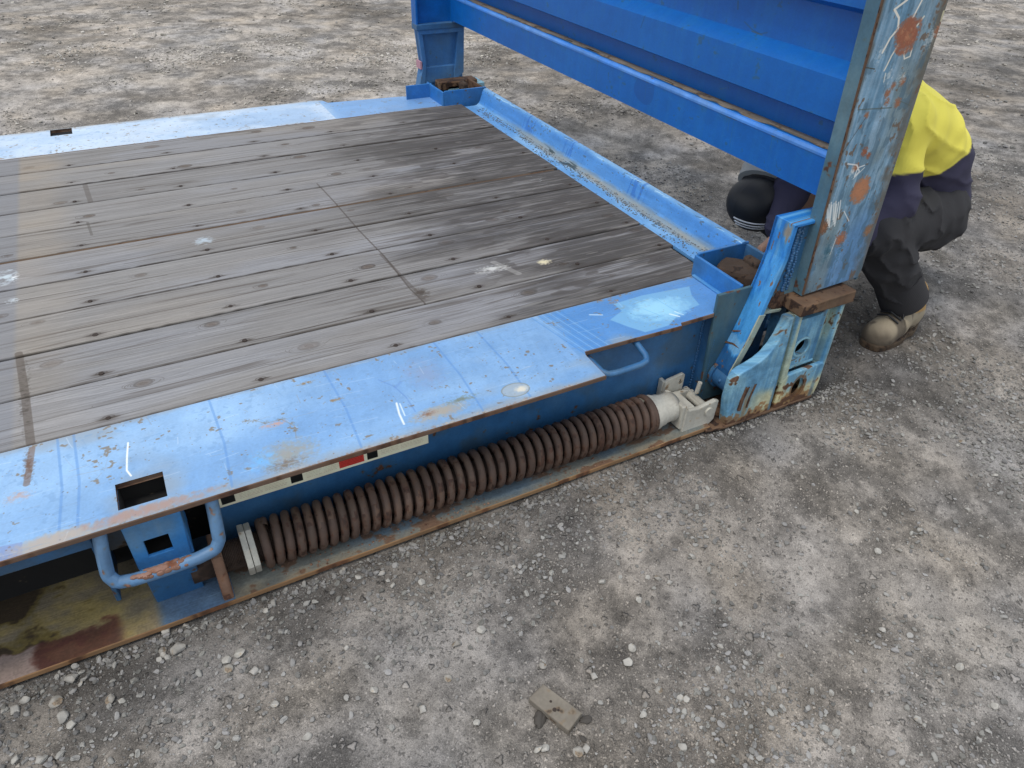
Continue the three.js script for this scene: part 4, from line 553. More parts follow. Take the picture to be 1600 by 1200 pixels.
part('clevis_pin', [cyl([-0.405, 0.06, 1.08], [-0.405, 0.06, 1.196], 0.014), cyl([-0.405, 0.085, 1.13], [-0.402, 0.122, 1.132], 0.0065, 0.0065, 12)], M.grey, spring);
part('mounting_lug', [(() => { const a = extZ([[-0.492, 0.03], [-0.490, 0.118], [-0.484, 0.127], [-0.43, 0.134], [-0.423, 0.128], [-0.425, 0.03]], 1.08, 1.09, [ring(-0.438, 0.108, 0.006)], 0.002); return a; })(), box(-0.494, -0.483, 0.03, 0.12, 1.061, 1.082, 0.002)], M.grey, rail);

{ // dirt and grit lying on the bottom flange
  const gs = [], r = rng(404); for (let i = 0; i < 1300; i++) { const x = -1.70 + r() * 1.28, z = 1.065 + 0.14 * Math.pow(r(), 0.8), q = 0.0009 + 0.0032 * Math.pow(r(), 4); if (vn(x * 7, z * 22) < 0.42) continue; const g = new THREE.IcosahedronGeometry(q, 0); g.scale(1, 0.6, 1); g.rotateY(r() * 6); g.translate(x, 0.0148 + q * 0.3, z); gs.push(g); }
  tag(part('flange_grit', gs, M.rustPale, rail), null, null, null, 'stuff');
}
const STONES = [[-1.849, 1.268, 0.017], [-1.872, 1.281, 0.009], [-1.879, 1.270, 0.008], [-1.888, 1.275, 0.007], [-1.879, 1.258, 0.008], [-2.045, 1.245, 0.014], [-2.064, 1.326, 0.014], [-2.031, 1.263, 0.007], [-2.049, 1.348, 0.010], [-2.074, 1.284, 0.012], [-2.144, 1.269, 0.011], [-2.127, 1.253, 0.010], [-1.740, 1.336, 0.014], [-1.766, 1.340, 0.011], [-1.767, 1.361, 0.010], [-1.724, 1.389, 0.011], [-1.670, 1.254, 0.009], [-1.828, 1.216, 0.008], [-1.867, 1.212, 0.011], [-1.982, 1.326, 0.010], [-2.102, 1.394, 0.010], [-2.140, 1.374, 0.010], [-1.962, 1.339, 0.008], [-1.273, 1.506, 0.012], [-1.334, 1.513, 0.010], [-1.131, 1.385, 0.008], [-0.969, 1.514, 0.010], [-0.924, 1.593, 0.010], [-0.870, 1.551, 0.007], [-0.850, 1.563, 0.008], [-0.832, 1.586, 0.008], [-0.737, 1.548, 0.010], [-1.008, 1.686, 0.010], [-1.037, 1.710, 0.012], [-1.196, 1.637, 0.009], [-0.838, 1.768, 0.008], [-0.882, 1.809, 0.010], [-0.989, 1.823, 0.008], [-0.979, 1.830, 0.008], [-1.016, 1.790, 0.008], [-1.116, 1.706, 0.009], [-1.076, 1.818, 0.009], [-1.290, 1.785, 0.010], [-1.277, 1.789, 0.010], [-1.225, 1.822, 0.010], [-1.210, 1.823, 0.009], [-1.045, 1.902, 0.010], [-1.522, 1.537, 0.010], [-1.463, 1.257, 0.009], [-1.487, 1.221, 0.008], [-1.412, 1.268, 0.009], [-1.400, 1.312, 0.009], [-1.406, 1.295, 0.007], [-1.340, 1.334, 0.010], [0.219, 1.568, 0.009], [0.195, 1.571, 0.006], [0.180, 1.699, 0.009], [-0.269, 1.623, 0.008], [-0.326, 1.738, 0.010], [-0.278, 1.758, 0.008], [-0.177, 1.740, 0.010], [-0.004, 1.748, 0.009], [-0.195, 1.346, 0.006], [-0.038, 1.368, 0.006], [-0.299, 1.466, 0.007], [-0.599, 2.070, 0.010], [-0.707, 1.950, 0.008], [-0.421, 2.030, 0.010], [-0.434, 2.118, 0.009], [-0.737, 1.839, 0.007], [-1.453, 1.619, 0.009], [-1.664, 1.569, 0.010], [-1.702, 1.479, 0.009], [-1.370, 1.689, 0.008], [-1.382, 1.580, 0.008], [-1.543, 1.418, 0.007], [-0.490, 1.893, 0.008]];
// ---------------------------------------------------------------- ground
const inRack = (x, z, m = 0) => x < 0.01 + m && z < 1.212 + m && z > -1.212 - m;
function groundY(x, z) {
  const far = Math.max(0, Math.hypot(x, z) - 14), k = far > 0 ? 1 / (1 + far * 0.2) : 1;
  let h = (fbm(x * 0.9 + 20, z * 0.9 + 9, 4) - 0.5) * 0.045 + (fbm(x * 5 + 3, z * 5 + 30, 4) - 0.5) * 0.018;
  h -= 0.018 * sst(0.35, 0.0, Math.abs((x - 0.55 * z) * 0.85 - 1.15)) * sst(0.4, 1.0, x);             // shallow wheel track
  const dx = Math.max(x - 0.01, 0), dz = Math.max(Math.abs(z) - 1.21, 0), d = Math.hypot(dx, dz);
  return mix(-0.004, h, sst(0, 0.5, d)) * k - 0.003;
}
const GT = 2.6;                                                                    // metres per tile of the ground texture
const [groundMap, groundBump] = (() => {
  const N = 2048, hgt = new Float32Array(N * N), lum = new Float32Array(N * N), r = rng(4242);
  for (let j = 0; j < N; j++) for (let i = 0; i < N; i++) {
    const u = i / N, v = j / N, k = j * N + i, f = r();
    const a = fbm(u * 14, v * 14, 5, 14), b = fbm(u * 70 + 3, v * 70, 3, 70);
    const m2 = rough(u * 16 + 9, v * 16 + 2, 7, 16), m3 = rough(u * 64 + 2, v * 64 + 7, 3, 64); lum[k] = mix(98, 150, sst(0.34, 0.66, m2)) + (m3 - 0.5) * 56 + (a - 0.5) * 22 + (f - 0.5) * 46; hgt[k] = 0.35 + (m2 - 0.5) * 0.9 + (m3 - 0.5) * 0.6 + (f - 0.5) * 0.16;
  }
  const dab = (n, r0, r1, lo, hi, lift) => { for (let s = 0; s < n; s++) {
    const cx = r() * N, cy = r() * N, den = vn(cx / N * 9, cy / N * 9 + 3, 9) ; if (r() > 0.25 + den * 1.1) continue;
    const R = r0 + (r1 - r0) * Math.pow(r(), 3), e = 0.65 + r() * 0.35, t = r() * 3.14, ct = Math.cos(t), st = Math.sin(t), c = lo + (hi - lo) * r(), q = Math.ceil(R + 2), p1 = r() * 6, sq = 0.12 + 0.22 * r();
    for (let y = -q; y <= q; y++) for (let x = -q; x <= q; x++) {
      const xx = (x * ct + y * st), yy = (-x * st + y * ct) / e, d = Math.hypot(xx, yy) / (R * (1 + sq * Math.sin(3 * Math.atan2(yy, xx) + p1)));
      if (d > 1.35) continue; const k = mod(Math.floor(cy) + y, N) * N + mod(Math.floor(cx) + x, N);
      if (d < 1) { lum[k] = mix(lum[k], c, 0.85 * sst(1, 0.8, d)); hgt[k] = Math.max(hgt[k], hgt[k] * 0.6 + lift * (0.4 + 0.6 * Math.sqrt(1 - d * d)) * Math.min(1, R / 5)); } else { hgt[k] -= 0.12 * (1.35 - d); lum[k] *= 0.95; }
    }
  } };
  dab(170000, 0.7, 2.0, 74, 190, 0.4); dab(52000, 1.2, 3.8, 90, 186, 0.7); dab(1200, 3, 8, 112, 176, 0.9);
  const map = dataTex(N, N, (u, v, i, j) => { const L = lum[j * N + i], w = vn(u * 20, v * 20, 20) - 0.5; return [L * (1.015 + w * 0.03), L * 0.985, L * (0.955 - w * 0.05)]; });
  const bump = dataTex(N, N, (u, v, i, j) => hgt[j * N + i] * 0.6, false);
  return [map, bump];
})();
M.ground = new THREE.MeshStandardMaterial({ map: groundMap, bumpMap: groundBump, bumpScale: 0.018, roughness: 0.95, vertexColors: true });
function groundTone(x, z) {
  const a = fbm(x * 1.1 + 4, z * 1.1 + 50, 5), b = fbm(x * 4.2 + 11, z * 4.2 + 7, 4), c = fbm(x * 12 + 2, z * 12 + 8, 4);
  let t = 0.90 + (a - 0.5) * 0.30 + (c - 0.5) * 0.22;
  t *= 1 - 0.17 * sst(0.52, 0.62, b * 0.6 + c * 0.4);                                       // compacted, darker patches
  const u = (x - 0.55 * z) * 0.85, st = fbm(u * 5 + 30, (z + 0.55 * x) * 0.9, 4);      // tyre marks
  t *= 1 - 0.30 * sst(0.52, 0.66, st) * sst(0.0, 0.7, x);
  const far = sst(-1.2, -2.4, z); t *= 1 + 0.40 * far; t *= 1 - 0.20 * far * sst(0.56, 0.66, fbm(x * 1.6 + 60, z * 2.2 + 3, 5));
  t *= 1 - 0.34 * sst(0.20, 0.0, Math.max(z - 1.21, 0) + (b - 0.5) * 0.15) * (z > 1 ? 1 : 0) * sst(0.5, -0.2, x);   // darker along the rail
  t *= 1 - 0.35 * sst(0.55, 0.1, Math.hypot(x - 0.28, z - 1.02)) ;  // shade under the worker and behind the casting, painted as darker ground
  const w = fbm(x * 2 + 8, z * 2 + 90, 3) - 0.42 + far * 0.10; return [t * (1 + w * 0.10), t, t * (1 - w * 0.14)];
}
{
  const line = (core0, core1, step, ext) => { const a = []; for (let v = core0; v <= core1 + 1e-6; v += step) a.push(v); let s = step, v = core1; while (v < ext) { s *= 1.22; v += s; a.push(v); } s = step; v = core0; while (v > -ext) { s *= 1.22; v -= s; a.unshift(v); } return a; };
  const xs = line(-3, 5.4, 0.024, 420), zs = line(-5.6, 2.8, 0.024, 420), nx = xs.length, nz = zs.length;
  const pos = new Float32Array(nx * nz * 3), uv = new Float32Array(nx * nz * 2), col = new Float32Array(nx * nz * 3);
  for (let j = 0; j < nz; j++) for (let i = 0; i < nx; i++) {
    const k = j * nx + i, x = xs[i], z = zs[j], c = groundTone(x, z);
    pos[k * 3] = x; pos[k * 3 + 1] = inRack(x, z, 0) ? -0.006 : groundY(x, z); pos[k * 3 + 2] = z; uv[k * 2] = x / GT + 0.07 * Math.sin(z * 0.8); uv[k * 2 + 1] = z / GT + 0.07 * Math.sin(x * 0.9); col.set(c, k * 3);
  }
  const id = new Uint32Array((nx - 1) * (nz - 1) * 6); let q = 0;
  for (let j = 0; j < nz - 1; j++) for (let i = 0; i < nx - 1; i++) { const a = j * nx + i, b = a + 1, c = a + nx, d = c + 1; id[q++] = a; id[q++] = c; id[q++] = b; id[q++] = b; id[q++] = c; id[q++] = d; }
  const g = new THREE.BufferGeometry(); g.setAttribute('position', new THREE.BufferAttribute(pos, 3)); g.setAttribute('uv', new THREE.BufferAttribute(uv, 2)); g.setAttribute('color', new THREE.BufferAttribute(col, 3)); g.setIndex(new THREE.BufferAttribute(id, 1)); g.computeVertexNormals();
  const m = new THREE.Mesh(g, M.ground); m.name = 'ground'; m.receiveShadow = true; tag(m, 'grey compacted gravel yard with tyre marks and dirt patches', 'ground', null, 'structure'); scene.add(m);
}
// stones
function stoneGeo(seed, det, rough = 0.5) {
  const g = mergeVertices(new THREE.IcosahedronGeometry(1, det).deleteAttribute('normal').deleteAttribute('uv')), p = g.attributes.position, r = rng(seed), ax = [1, 0.6 + r() * 0.25, 0.8 + r() * 0.3];
  const cut = Array.from({ length: 10 }, () => { const n = new THREE.Vector3(r() - 0.5, r() - 0.5, r() - 0.5).normalize(); return [n, 0.52 + r() * 0.34]; });
  for (let i = 0; i < p.count; i++) { const v = new THREE.Vector3().fromBufferAttribute(p, i); for (const [n, d] of cut) { const e = v.dot(n) - d; if (e > 0) v.addScaledVector(n, -e * rough * 1.7); } v.multiplyScalar(1 + 0.14 * (vn(v.x * 2.5 + seed, v.y * 2.5 + v.z * 1.7 + 40) - 0.5)); p.setXYZ(i, v.x * ax[0], v.y * ax[1], v.z * ax[2]); }
  g.computeVertexNormals(); const n = p.count, uv = new Float32Array(n * 2); for (let i = 0; i < n; i++) { uv[i * 2] = p.getX(i) * 0.03 + seed * 0.1; uv[i * 2 + 1] = p.getZ(i) * 0.03 + p.getY(i) * 0.02; } g.setAttribute('uv', new THREE.BufferAttribute(uv, 2)); return g;
}
const stoneTex = paintTex([190, 188, 184], { fade: 0.5, pale: [225, 222, 214], rust: 0.16, rustC: [140, 132, 122], seed: 127, size: 512, dirt: 0.3 });
M.pebble = new THREE.MeshStandardMaterial({ color: 0xffffff, roughness: 0.95, flatShading: true });
M.stone = mat(stoneTex, 0.9, 0.001); M.stone.color.setRGB(0.70, 0.70, 0.69);
{
  const r = rng(987), dum = new THREE.Object3D(), c = new THREE.Color();
  const root = new THREE.Group(); root.name = 'gravel'; tag(root, 'loose pale pebbles and grit scattered over the whole yard', 'gravel', null, 'stuff'); scene.add(root);
  const regions = [ // x0 x1 z0 z1 count rmin rmax
    [-2.5, 0.15, 1.205, 1.25, 5000, 0.0016, 0.008], [-2.5, 0.6, 1.2, 2.6, 50000, 0.0014, 0.0085], [0.0, 2.6, -0.6, 2.7, 60000, 0.0014, 0.0085], [2.6, 8, -3.5, 2.6, 9000, 0.004, 0.018], [0.0, 6, -3.4, -0.6, 16000, 0.003, 0.014], [-3.2, 2.6, -4.4, -1.24, 40000, 0.003, 0.013], [-3.2, 6, -7.5, -4.4, 14000, 0.004, 0.018],
  ];
  const geos = [stoneGeo(1, 2, 0.9), stoneGeo(2, 1, 0.9), stoneGeo(3, 2, 0.9), stoneGeo(4, 1, 0.95)], lists = [[], [], [], []];
  for (const [x0, x1, z0, z1, n, r0, r1] of regions) for (let i = 0; i < n; i++) {
    const x = mix(x0, x1, r()), z = mix(z0, z1, r()); if (inRack(x, z, 0.004)) { r(); continue; }
    const den = sst(0.42, 0.66, fbm(x * 3.1 + 3, z * 3.1 + 77, 4)) + 0.06; if (r() > (n === 5000 ? 0.7 : den)) continue;
    const s = r0 + (r1 - r0) * Math.pow(r(), 5.0); lists[i & 3].push([x, z, s, r(), r(), r(), r()]);
  }
  geos.forEach((g, k) => {
    const L = lists[k], m = new THREE.InstancedMesh(g, M.pebble, L.length); m.name = numbered('pebbles'); m.castShadow = m.receiveShadow = true;
    L.forEach(([x, z, s, a, b, d, e], i) => {
      dum.position.set(x, groundY(x, z) + s * (0.10 + 0.35 * a), z); dum.rotation.set((a - 0.5) * 0.9, b * 6.28, (d - 0.5) * 0.9); dum.scale.set(s * (0.85 + 0.35 * e), s * (0.65 + 0.4 * d), s); dum.updateMatrix(); m.setMatrixAt(i, dum.matrix);
      const t = groundTone(x, z)[1], L2 = (0.145 + 0.21 * Math.pow(e, 1.6)) * (z < -1.2 ? 1.25 * t : 0.7 + 0.3 * Math.min(1.1, t)); c.setRGB(L2 * (z < -1.2 ? 1.05 : 1.01), L2, L2 * ((z < -1.2 ? 0.88 : 0.93) + 0.08 * b)); m.setColorAt(i, c);
    });
    root.add(m);
  });
  // the bigger stones one by one: x, z, radius
  const protos = [5, 6, 7, 8, 9].map((s) => stoneGeo(s, 3, 0.62));
  const zone = (x, z, k) => k === 0 ? ['biggest pale angular stone below the peeling yellow flange, topping a small cluster'] : x < -1.62 ? ['pale grey loose stone on gravel below the peeling yellow flange', 'stones below the peeling flange'] : x > -1.0 ? ['pale grey loose stone on open gravel right of the timber offcut', 'stones on the open gravel at right'] : z > 1.6 ? ['pale grey loose stone on gravel close to the timber offcut', 'stones near the timber offcut'] : ['pale grey loose stone on gravel between long coil spring and timber offcut', 'stones below the coil spring'];
  const put = (x, z, s, k) => { const [lab, grp] = zone(x, z, k); const o = new THREE.Mesh(protos[k % 5], M.stone); o.name = numbered('loose_stone'); o.position.set(x, groundY(x, z) + s * 0.38, z); o.rotation.set(0.3 * Math.sin(k * 7), k * 2.3, 0.3 * Math.cos(k * 5)); o.scale.setScalar(s); o.castShadow = o.receiveShadow = true; tag(o, lab, 'stone', grp); scene.add(o); };
  STONES.forEach(([x, z, s], i) => put(x, z, s, i));
}
// broken board lying on the ground, with damp clods beside it
{
  const o = new THREE.Group(); o.name = 'timber_offcut'; tag(o, 'short weathered grey timber offcut lying on gravel in the foreground', 'timber offcut'); scene.add(o);
  const g = new RoundedBoxGeometry(0.106, 0.018, 0.047, 10, 0.003); const p = g.attributes.position;
  for (let i = 0; i < p.count; i++) { const x = p.getX(i), z = p.getZ(i), y = p.getY(i); p.setX(i, x + (Math.abs(x) > 0.045 ? (vn(z * 150 + 3, x * 5 + 9) - 0.45) * 0.018 * Math.sign(x) : 0)); p.setZ(i, z + (vn(x * 40, z * 40 + 5) - 0.5) * 0.006 - (x > 0.03 && z > 0 ? 0.006 : 0)); p.setY(i, y + (vn(x * 60 + 3, z * 90) - 0.5) * 0.003); }
  g.computeVertexNormals();
  M.offcut = mat(paintTex([116, 110, 101], { fade: 0.6, pale: [140, 134, 124], rust: 0.2, rustC: [70, 64, 58], seed: 131, size: 512, streak: 0.8 }), 0.95, 0.003);
  const b = part('board', g, M.offcut, o); o.position.set(-1.2235, groundY(-1.22, 1.73) + 0.010, 1.7315); o.rotation.set(0.05, -1.207, 0.04);
  const hs = [[0.004, 0.006, 0.0042], [0.010, 0.002, 0.0024], [-0.012, -0.002, 0.0026]].map(([x, z, q]) => new THREE.CylinderGeometry(q, q, 0.003, 12).translate(x, 0.0083, z)); part('nail_head', hs, M.bolt, b);
  const crumb = (g) => { const p = g.attributes.position; for (let i = 0; i < p.count; i++) { const x = p.getX(i), y = p.getY(i), z = p.getZ(i), k = 1 + 0.5 * (fbm(x * 3 + 9, z * 3 + y * 2 + 4, 4) - 0.5); p.setXYZ(i, x * k, y * k, z * k); } g.computeVertexNormals(); return g; };
  M.clod = new THREE.MeshStandardMaterial({ color: new THREE.Color().setRGB(0.06, 0.054, 0.048), roughness: 0.8, bumpMap: T.rust.bumpMap, bumpScale: 0.004 });
  for (const [x, z, s, l] of [[-1.256, 1.733, 0.020, 'dark damp clod of soil beside the long edge of the timber offcut'], [-1.178, 1.775, 0.015, 'dark damp clod of soil against the broken end of the timber offcut'], [-1.203, 1.803, 0.009, 'small dark soil crumb below the broken end of the timber offcut']]) {
    const m = new THREE.Mesh(crumb(stoneGeo(60 + Math.round(s * 1000), 4, 0.3)), M.clod); m.name = numbered('soil_clod'); m.position.set(x, groundY(x, z) + s * 0.15, z); m.scale.set(s, s * 0.42, s * 0.7); m.rotation.y = s * 200; m.castShadow = m.receiveShadow = true; tag(m, l, 'soil clod'); scene.add(m);
  }
}
// ---------------------------------------------------------------- the crouching worker
const person = thing('person', 'person crouching behind the end post in yellow and navy shirt and dark trousers', 'person');
const V3 = (a) => new THREE.Vector3(...a);
// bones: [from, to, r0, r1]; smooth union meshed with marching cubes
function flesh(bones, cell, k, { fold, color, pad = 0.02 } = {}) {
  const lo = new THREE.Vector3(1e9, 1e9, 1e9), hi = lo.clone().negate(), B = bones.map(([a, b, r0, r1 = r0, sq]) => ({ a: V3(a), d: V3(b).sub(V3(a)), l2: Math.max(1e-9, V3(b).sub(V3(a)).lengthSq()), r0, r1, sq }));
  for (const [a, b, r0, r1 = r0] of bones) for (const [q, r] of [[a, r0], [b, r1]]) { lo.min(V3(q).subScalar(r + pad)); hi.max(V3(q).addScalar(r + pad)); }
  const size = Math.max(hi.x - lo.x, hi.y - lo.y, hi.z - lo.z), n = Math.min(150, Math.ceil(size / cell) + 4), mid = lo.clone().add(hi).multiplyScalar(0.5), half = size / 2 * (n / (n - 4));
  const mc = new MarchingCubes(n, new THREE.MeshStandardMaterial(), false, false, 260000); mc.isolation = 0;
  const p = new THREE.Vector3(), dist = (x, y, z) => {
    let d = 1e9; for (const b of B) {
      const px = x - b.a.x, py = y - b.a.y, pz = z - b.a.z, t = Math.min(1, Math.max(0, (px * b.d.x + py * b.d.y + pz * b.d.z) / b.l2)), qx = px - b.d.x * t, qy = py - b.d.y * t, qz = (pz - b.d.z * t) * (b.sq || 1);
      const e = Math.sqrt(qx * qx + qy * qy + qz * qz) - (b.r0 + (b.r1 - b.r0) * t), h = Math.max(0, k - Math.abs(d - e)); d = Math.min(d, e) - h * h / (4 * k);
    } return d; };
  for (let z = 0; z < n; z++) for (let y = 0; y < n; y++) for (let x = 0; x < n; x++) {
    const wx = mid.x + (x - n / 2) / (n / 2) * half, wy = mid.y + (y - n / 2) / (n / 2) * half, wz = mid.z + (z - n / 2) / (n / 2) * half; let d = dist(wx, wy, wz);
    if (fold && Math.abs(d) < 0.05) d += fold(wx, wy, wz);
    mc.field[x + y * n + z * n * n] = -d;
  }
  mc.update();
  const c = mc.count, pos = new Float32Array(c * 3); for (let i = 0; i < c * 3; i += 3) { pos[i] = mid.x + mc.positionArray[i] * half; pos[i + 1] = mid.y + mc.positionArray[i + 1] * half; pos[i + 2] = mid.z + mc.positionArray[i + 2] * half; }
  let g = new THREE.BufferGeometry(); g.setAttribute('position', new THREE.BufferAttribute(pos, 3)); g = mergeVertices(g, 1e-5); g.computeVertexNormals();
  if (color) { const q = g.attributes.position, col = new Float32Array(q.count * 3); for (let i = 0; i < q.count; i++) col.set(color(q.getX(i), q.getY(i), q.getZ(i)), i * 3); g.setAttribute('color', new THREE.BufferAttribute(col, 3)); }
  return g;
}
const cloth = dataTex(512, 512, (u, v, i, j) => 0.5 + 0.22 * (((i + j) % 4) / 3 - 0.5) + 0.35 * (fbm(u * 20, v * 20, 4, 20) - 0.5), false);
function garment(name, geo, m, parent, col) { const g = boxUV(geo.index ? geo.toNonIndexed() : geo, 3); const o = new THREE.Mesh(g, m); o.name = numbered(name); o.castShadow = o.receiveShadow = true; parent.add(o); return o; }
// joints
const J = { hipL: [0.69, 0.36, 0.94], hipR: [0.67, 0.37, 0.76], pel: [0.745, 0.39, 0.86], waist: [0.655, 0.53, 0.865], chest: [0.47, 0.665, 0.86], neck: [0.30, 0.79, 0.845], head: [0.20, 0.87, 0.84], shL: [0.315, 0.725, 0.99], shR: [0.31, 0.73, 0.70], elL: [0.315, 0.515, 1.05], wrL: [0.15, 0.40, 1.05], elR: [0.205, 0.435, 0.755], wrR: [0.082, 0.352, 0.86], knL: [0.27, 0.43, 1.045], anL: [0.555, 0.11, 1.068], knR: [0.15, 0.385, 0.67], anR: [0.55, 0.10, 0.66] };
function hand(w, dir, palmN, side) {                                                // palm with four unequal curled fingers and a thumb
  const d = V3(dir).normalize(), n = V3(palmN).normalize(), s = d.clone().cross(n).normalize().multiplyScalar(side), at = (a, b, c) => V3(w).addScaledVector(d, a).addScaledVector(s, b).addScaledVector(n, c).toArray(), bones = [[at(-0.02, 0, 0), at(0.02, 0, 0), 0.026, 0.027]];
  for (const b of [-0.026, -0.009, 0.009, 0.026]) bones.push([at(0.02, b * 0.7, 0), at(0.078, b, 0), 0.017, 0.0125]);
  [[-0.028, 0.072, 0.9], [-0.0095, 0.082, 1], [0.0095, 0.080, 1.06], [0.028, 0.074, 0.95]].forEach(([b, l, q]) => { bones.push([at(0.082, b, 0), at(0.082 + 0.034 * q, b * 1.05, 0.012), 0.0095, 0.0088], [at(0.082 + 0.034 * q, b * 1.05, 0.012), at(0.082 + 0.052 * q, b * 1.05, 0.032), 0.0088, 0.0082], [at(0.082 + 0.052 * q, b * 1.05, 0.032), at(0.082 + 0.046 * q, b * 1.05, 0.05), 0.0082, 0.0072]); });
  bones.push([at(0.022, 0.028, 0.004), at(0.052, 0.048, 0.018), 0.014, 0.0115], [at(0.052, 0.048, 0.018), at(0.084, 0.046, 0.034), 0.0112, 0.0088]);
  return flesh(bones, 0.0034, 0.006);
}
M.skin = new THREE.MeshStandardMaterial({ color: new THREE.Color().setRGB(0.42, 0.25, 0.18), roughness: 0.6 });
const D = (a, b) => V3(b).sub(V3(a)).toArray();
const bodyGeo = mergeGeometries([
  flesh([[J.pel, J.waist, 0.10, 0.10], [J.waist, J.chest, 0.10, 0.10], [J.chest, J.neck, 0.09, 0.06], [J.neck, J.head, 0.052, 0.055], [J.chest, J.shL, 0.07, 0.05], [J.chest, J.shR, 0.07, 0.05], [J.shL, J.elL, 0.045, 0.037], [J.elL, J.wrL, 0.036, 0.026], [J.shR, J.elR, 0.045, 0.037], [J.elR, J.wrR, 0.036, 0.026], [J.pel, J.hipL, 0.11, 0.09], [J.pel, J.hipR, 0.11, 0.09], [J.hipL, J.knL, 0.075, 0.052], [J.hipR, J.knR, 0.075, 0.052], [J.knL, J.anL, 0.05, 0.034], [J.knR, J.anR, 0.05, 0.034], [J.anL, [0.47, 0.05, 1.085], 0.04, 0.032], [J.anR, [0.46, 0.04, 0.68], 0.04, 0.032]], 0.013, 0.03),
  flesh([[[0.20, 0.93, 0.84], [0.165, 0.90, 0.84], 0.088, 0.08], [[0.15, 0.865, 0.84], [0.125, 0.845, 0.84], 0.058, 0.04], [[0.085, 0.905, 0.84], [0.062, 0.873, 0.84], 0.010, 0.015], [[0.10, 0.915, 0.815], [0.10, 0.915, 0.865], 0.026, 0.026], [[0.19, 0.885, 0.752], [0.195, 0.905, 0.752], 0.014], [[0.19, 0.885, 0.928], [0.195, 0.905, 0.928], 0.014]], 0.006, 0.02),
  hand(J.wrL, D(J.elL, J.wrL), [0.35, -0.8, -0.4], 1), hand(J.wrR, [-0.5, -0.45, 0.55], [-0.3, -0.7, -0.5], -1),
].map((g) => { g = g.index ? g.toNonIndexed() : g; return g; }));
const body = garment('body', bodyGeo, M.skin, person);
{ const gs = [0.812, 0.868].map((z) => new THREE.SphereGeometry(0.012, 12, 10).translate(0.083, 0.905, z)); part('eyes', gs, new THREE.MeshStandardMaterial({ color: 0xe6e2da, roughness: 0.2 }), body);
  part('mouth', tube([[0.088, 0.838, 0.82], [0.082, 0.835, 0.84], [0.088, 0.838, 0.86]], 0.004, 8, 6), new THREE.MeshStandardMaterial({ color: 0x8a4b42, roughness: 0.6 }), body); }
garment('hair', flesh([[[0.225, 0.945, 0.84], [0.19, 0.935, 0.84], 0.092, 0.09], [[0.26, 0.90, 0.80], [0.26, 0.90, 0.88], 0.05]], 0.007, 0.02), new THREE.MeshStandardMaterial({ color: 0x3a3028, roughness: 0.9 }), person);
// shirt: yellow above, navy below and on the forearms
const YEL = [0.90, 0.80, 0.12], NAVY = [0.038, 0.036, 0.075];
const ax = V3(J.chest).sub(V3(J.pel)).normalize(), armAx = V3(J.elL).sub(V3(J.shL));
const shirtColor = (x, y, z) => {
  const p = new THREE.Vector3(x, y, z), dL = segD(p, J.shL, J.elL), dL2 = segD(p, J.elL, J.wrL), dT = segD(p, J.pel, J.chest) - 0.11, dR2 = segD(p, J.elR, J.wrR), dR = segD(p, J.shR, J.elR);
  if (Math.min(dL, dL2) < 0.088 && (dL2 < dT + 0.05 || dL < dT + 0.045)) { const t = p.clone().sub(V3(J.shL)).dot(armAx) / armAx.lengthSq(); return mix3(YEL, NAVY, sst(0.60, 0.63, t)); }
  if (dR2 < 0.07 || (dR < 0.07 && y < 0.68)) return NAVY;
  return mix3(NAVY, YEL, sst(-0.004, 0.004, y + 0.010 * (vn(x * 9, z * 9) - 0.5) - 0.505 - 0.36 * (x - 0.43)));
};
function segD(p, a, b) { const A = V3(a), d = V3(b).sub(A), t = Math.min(1, Math.max(0, p.clone().sub(A).dot(d) / d.lengthSq())); return p.distanceTo(A.addScaledVector(d, t)); }
const crease = (u, v) => { const q = 1 - Math.abs(2 * fbm(u, v, 3) - 1); return q * q * q; };
const crease2 = (u, v) => { const q = 1 - Math.abs(2 * fbm(u, v, 2) - 1); return q * q * q * q; };
const foldShirt = (x, y, z) => 0.012 * (fbm(x * 9 + z * 6 + 3, y * 14 - x * 6 + 7, 2) - 0.5) - 0.009 * (crease2(x * 7 + z * 9 + 2, y * 12 + x * 5 + 4) - 0.5);
M.shirt = new THREE.MeshStandardMaterial({ vertexColors: true, roughness: 0.85, bumpMap: cloth, bumpScale: 0.001 });
garment('shirt', flesh([[[0.755, 0.365, 0.875], J.waist, 0.140, 0.142], [J.waist, J.chest, 0.14, 0.135], [[0.55, 0.62, 0.90], [0.44, 0.69, 0.93], 0.13, 0.10], [J.chest, [0.35, 0.765, 0.845], 0.125, 0.075], [[0.42, 0.68, 0.95], J.shL, 0.095, 0.075], [[0.45, 0.70, 0.76], J.shR, 0.08, 0.075], [J.shL, J.elL, 0.074, 0.060], [J.elL, J.wrL, 0.060, 0.045], [J.shR, J.elR, 0.074, 0.056], [J.elR, [0.085, 0.373, 0.838], 0.053, 0.034]], 0.0062, 0.03, { fold: foldShirt, color: shirtColor }), M.shirt, person);
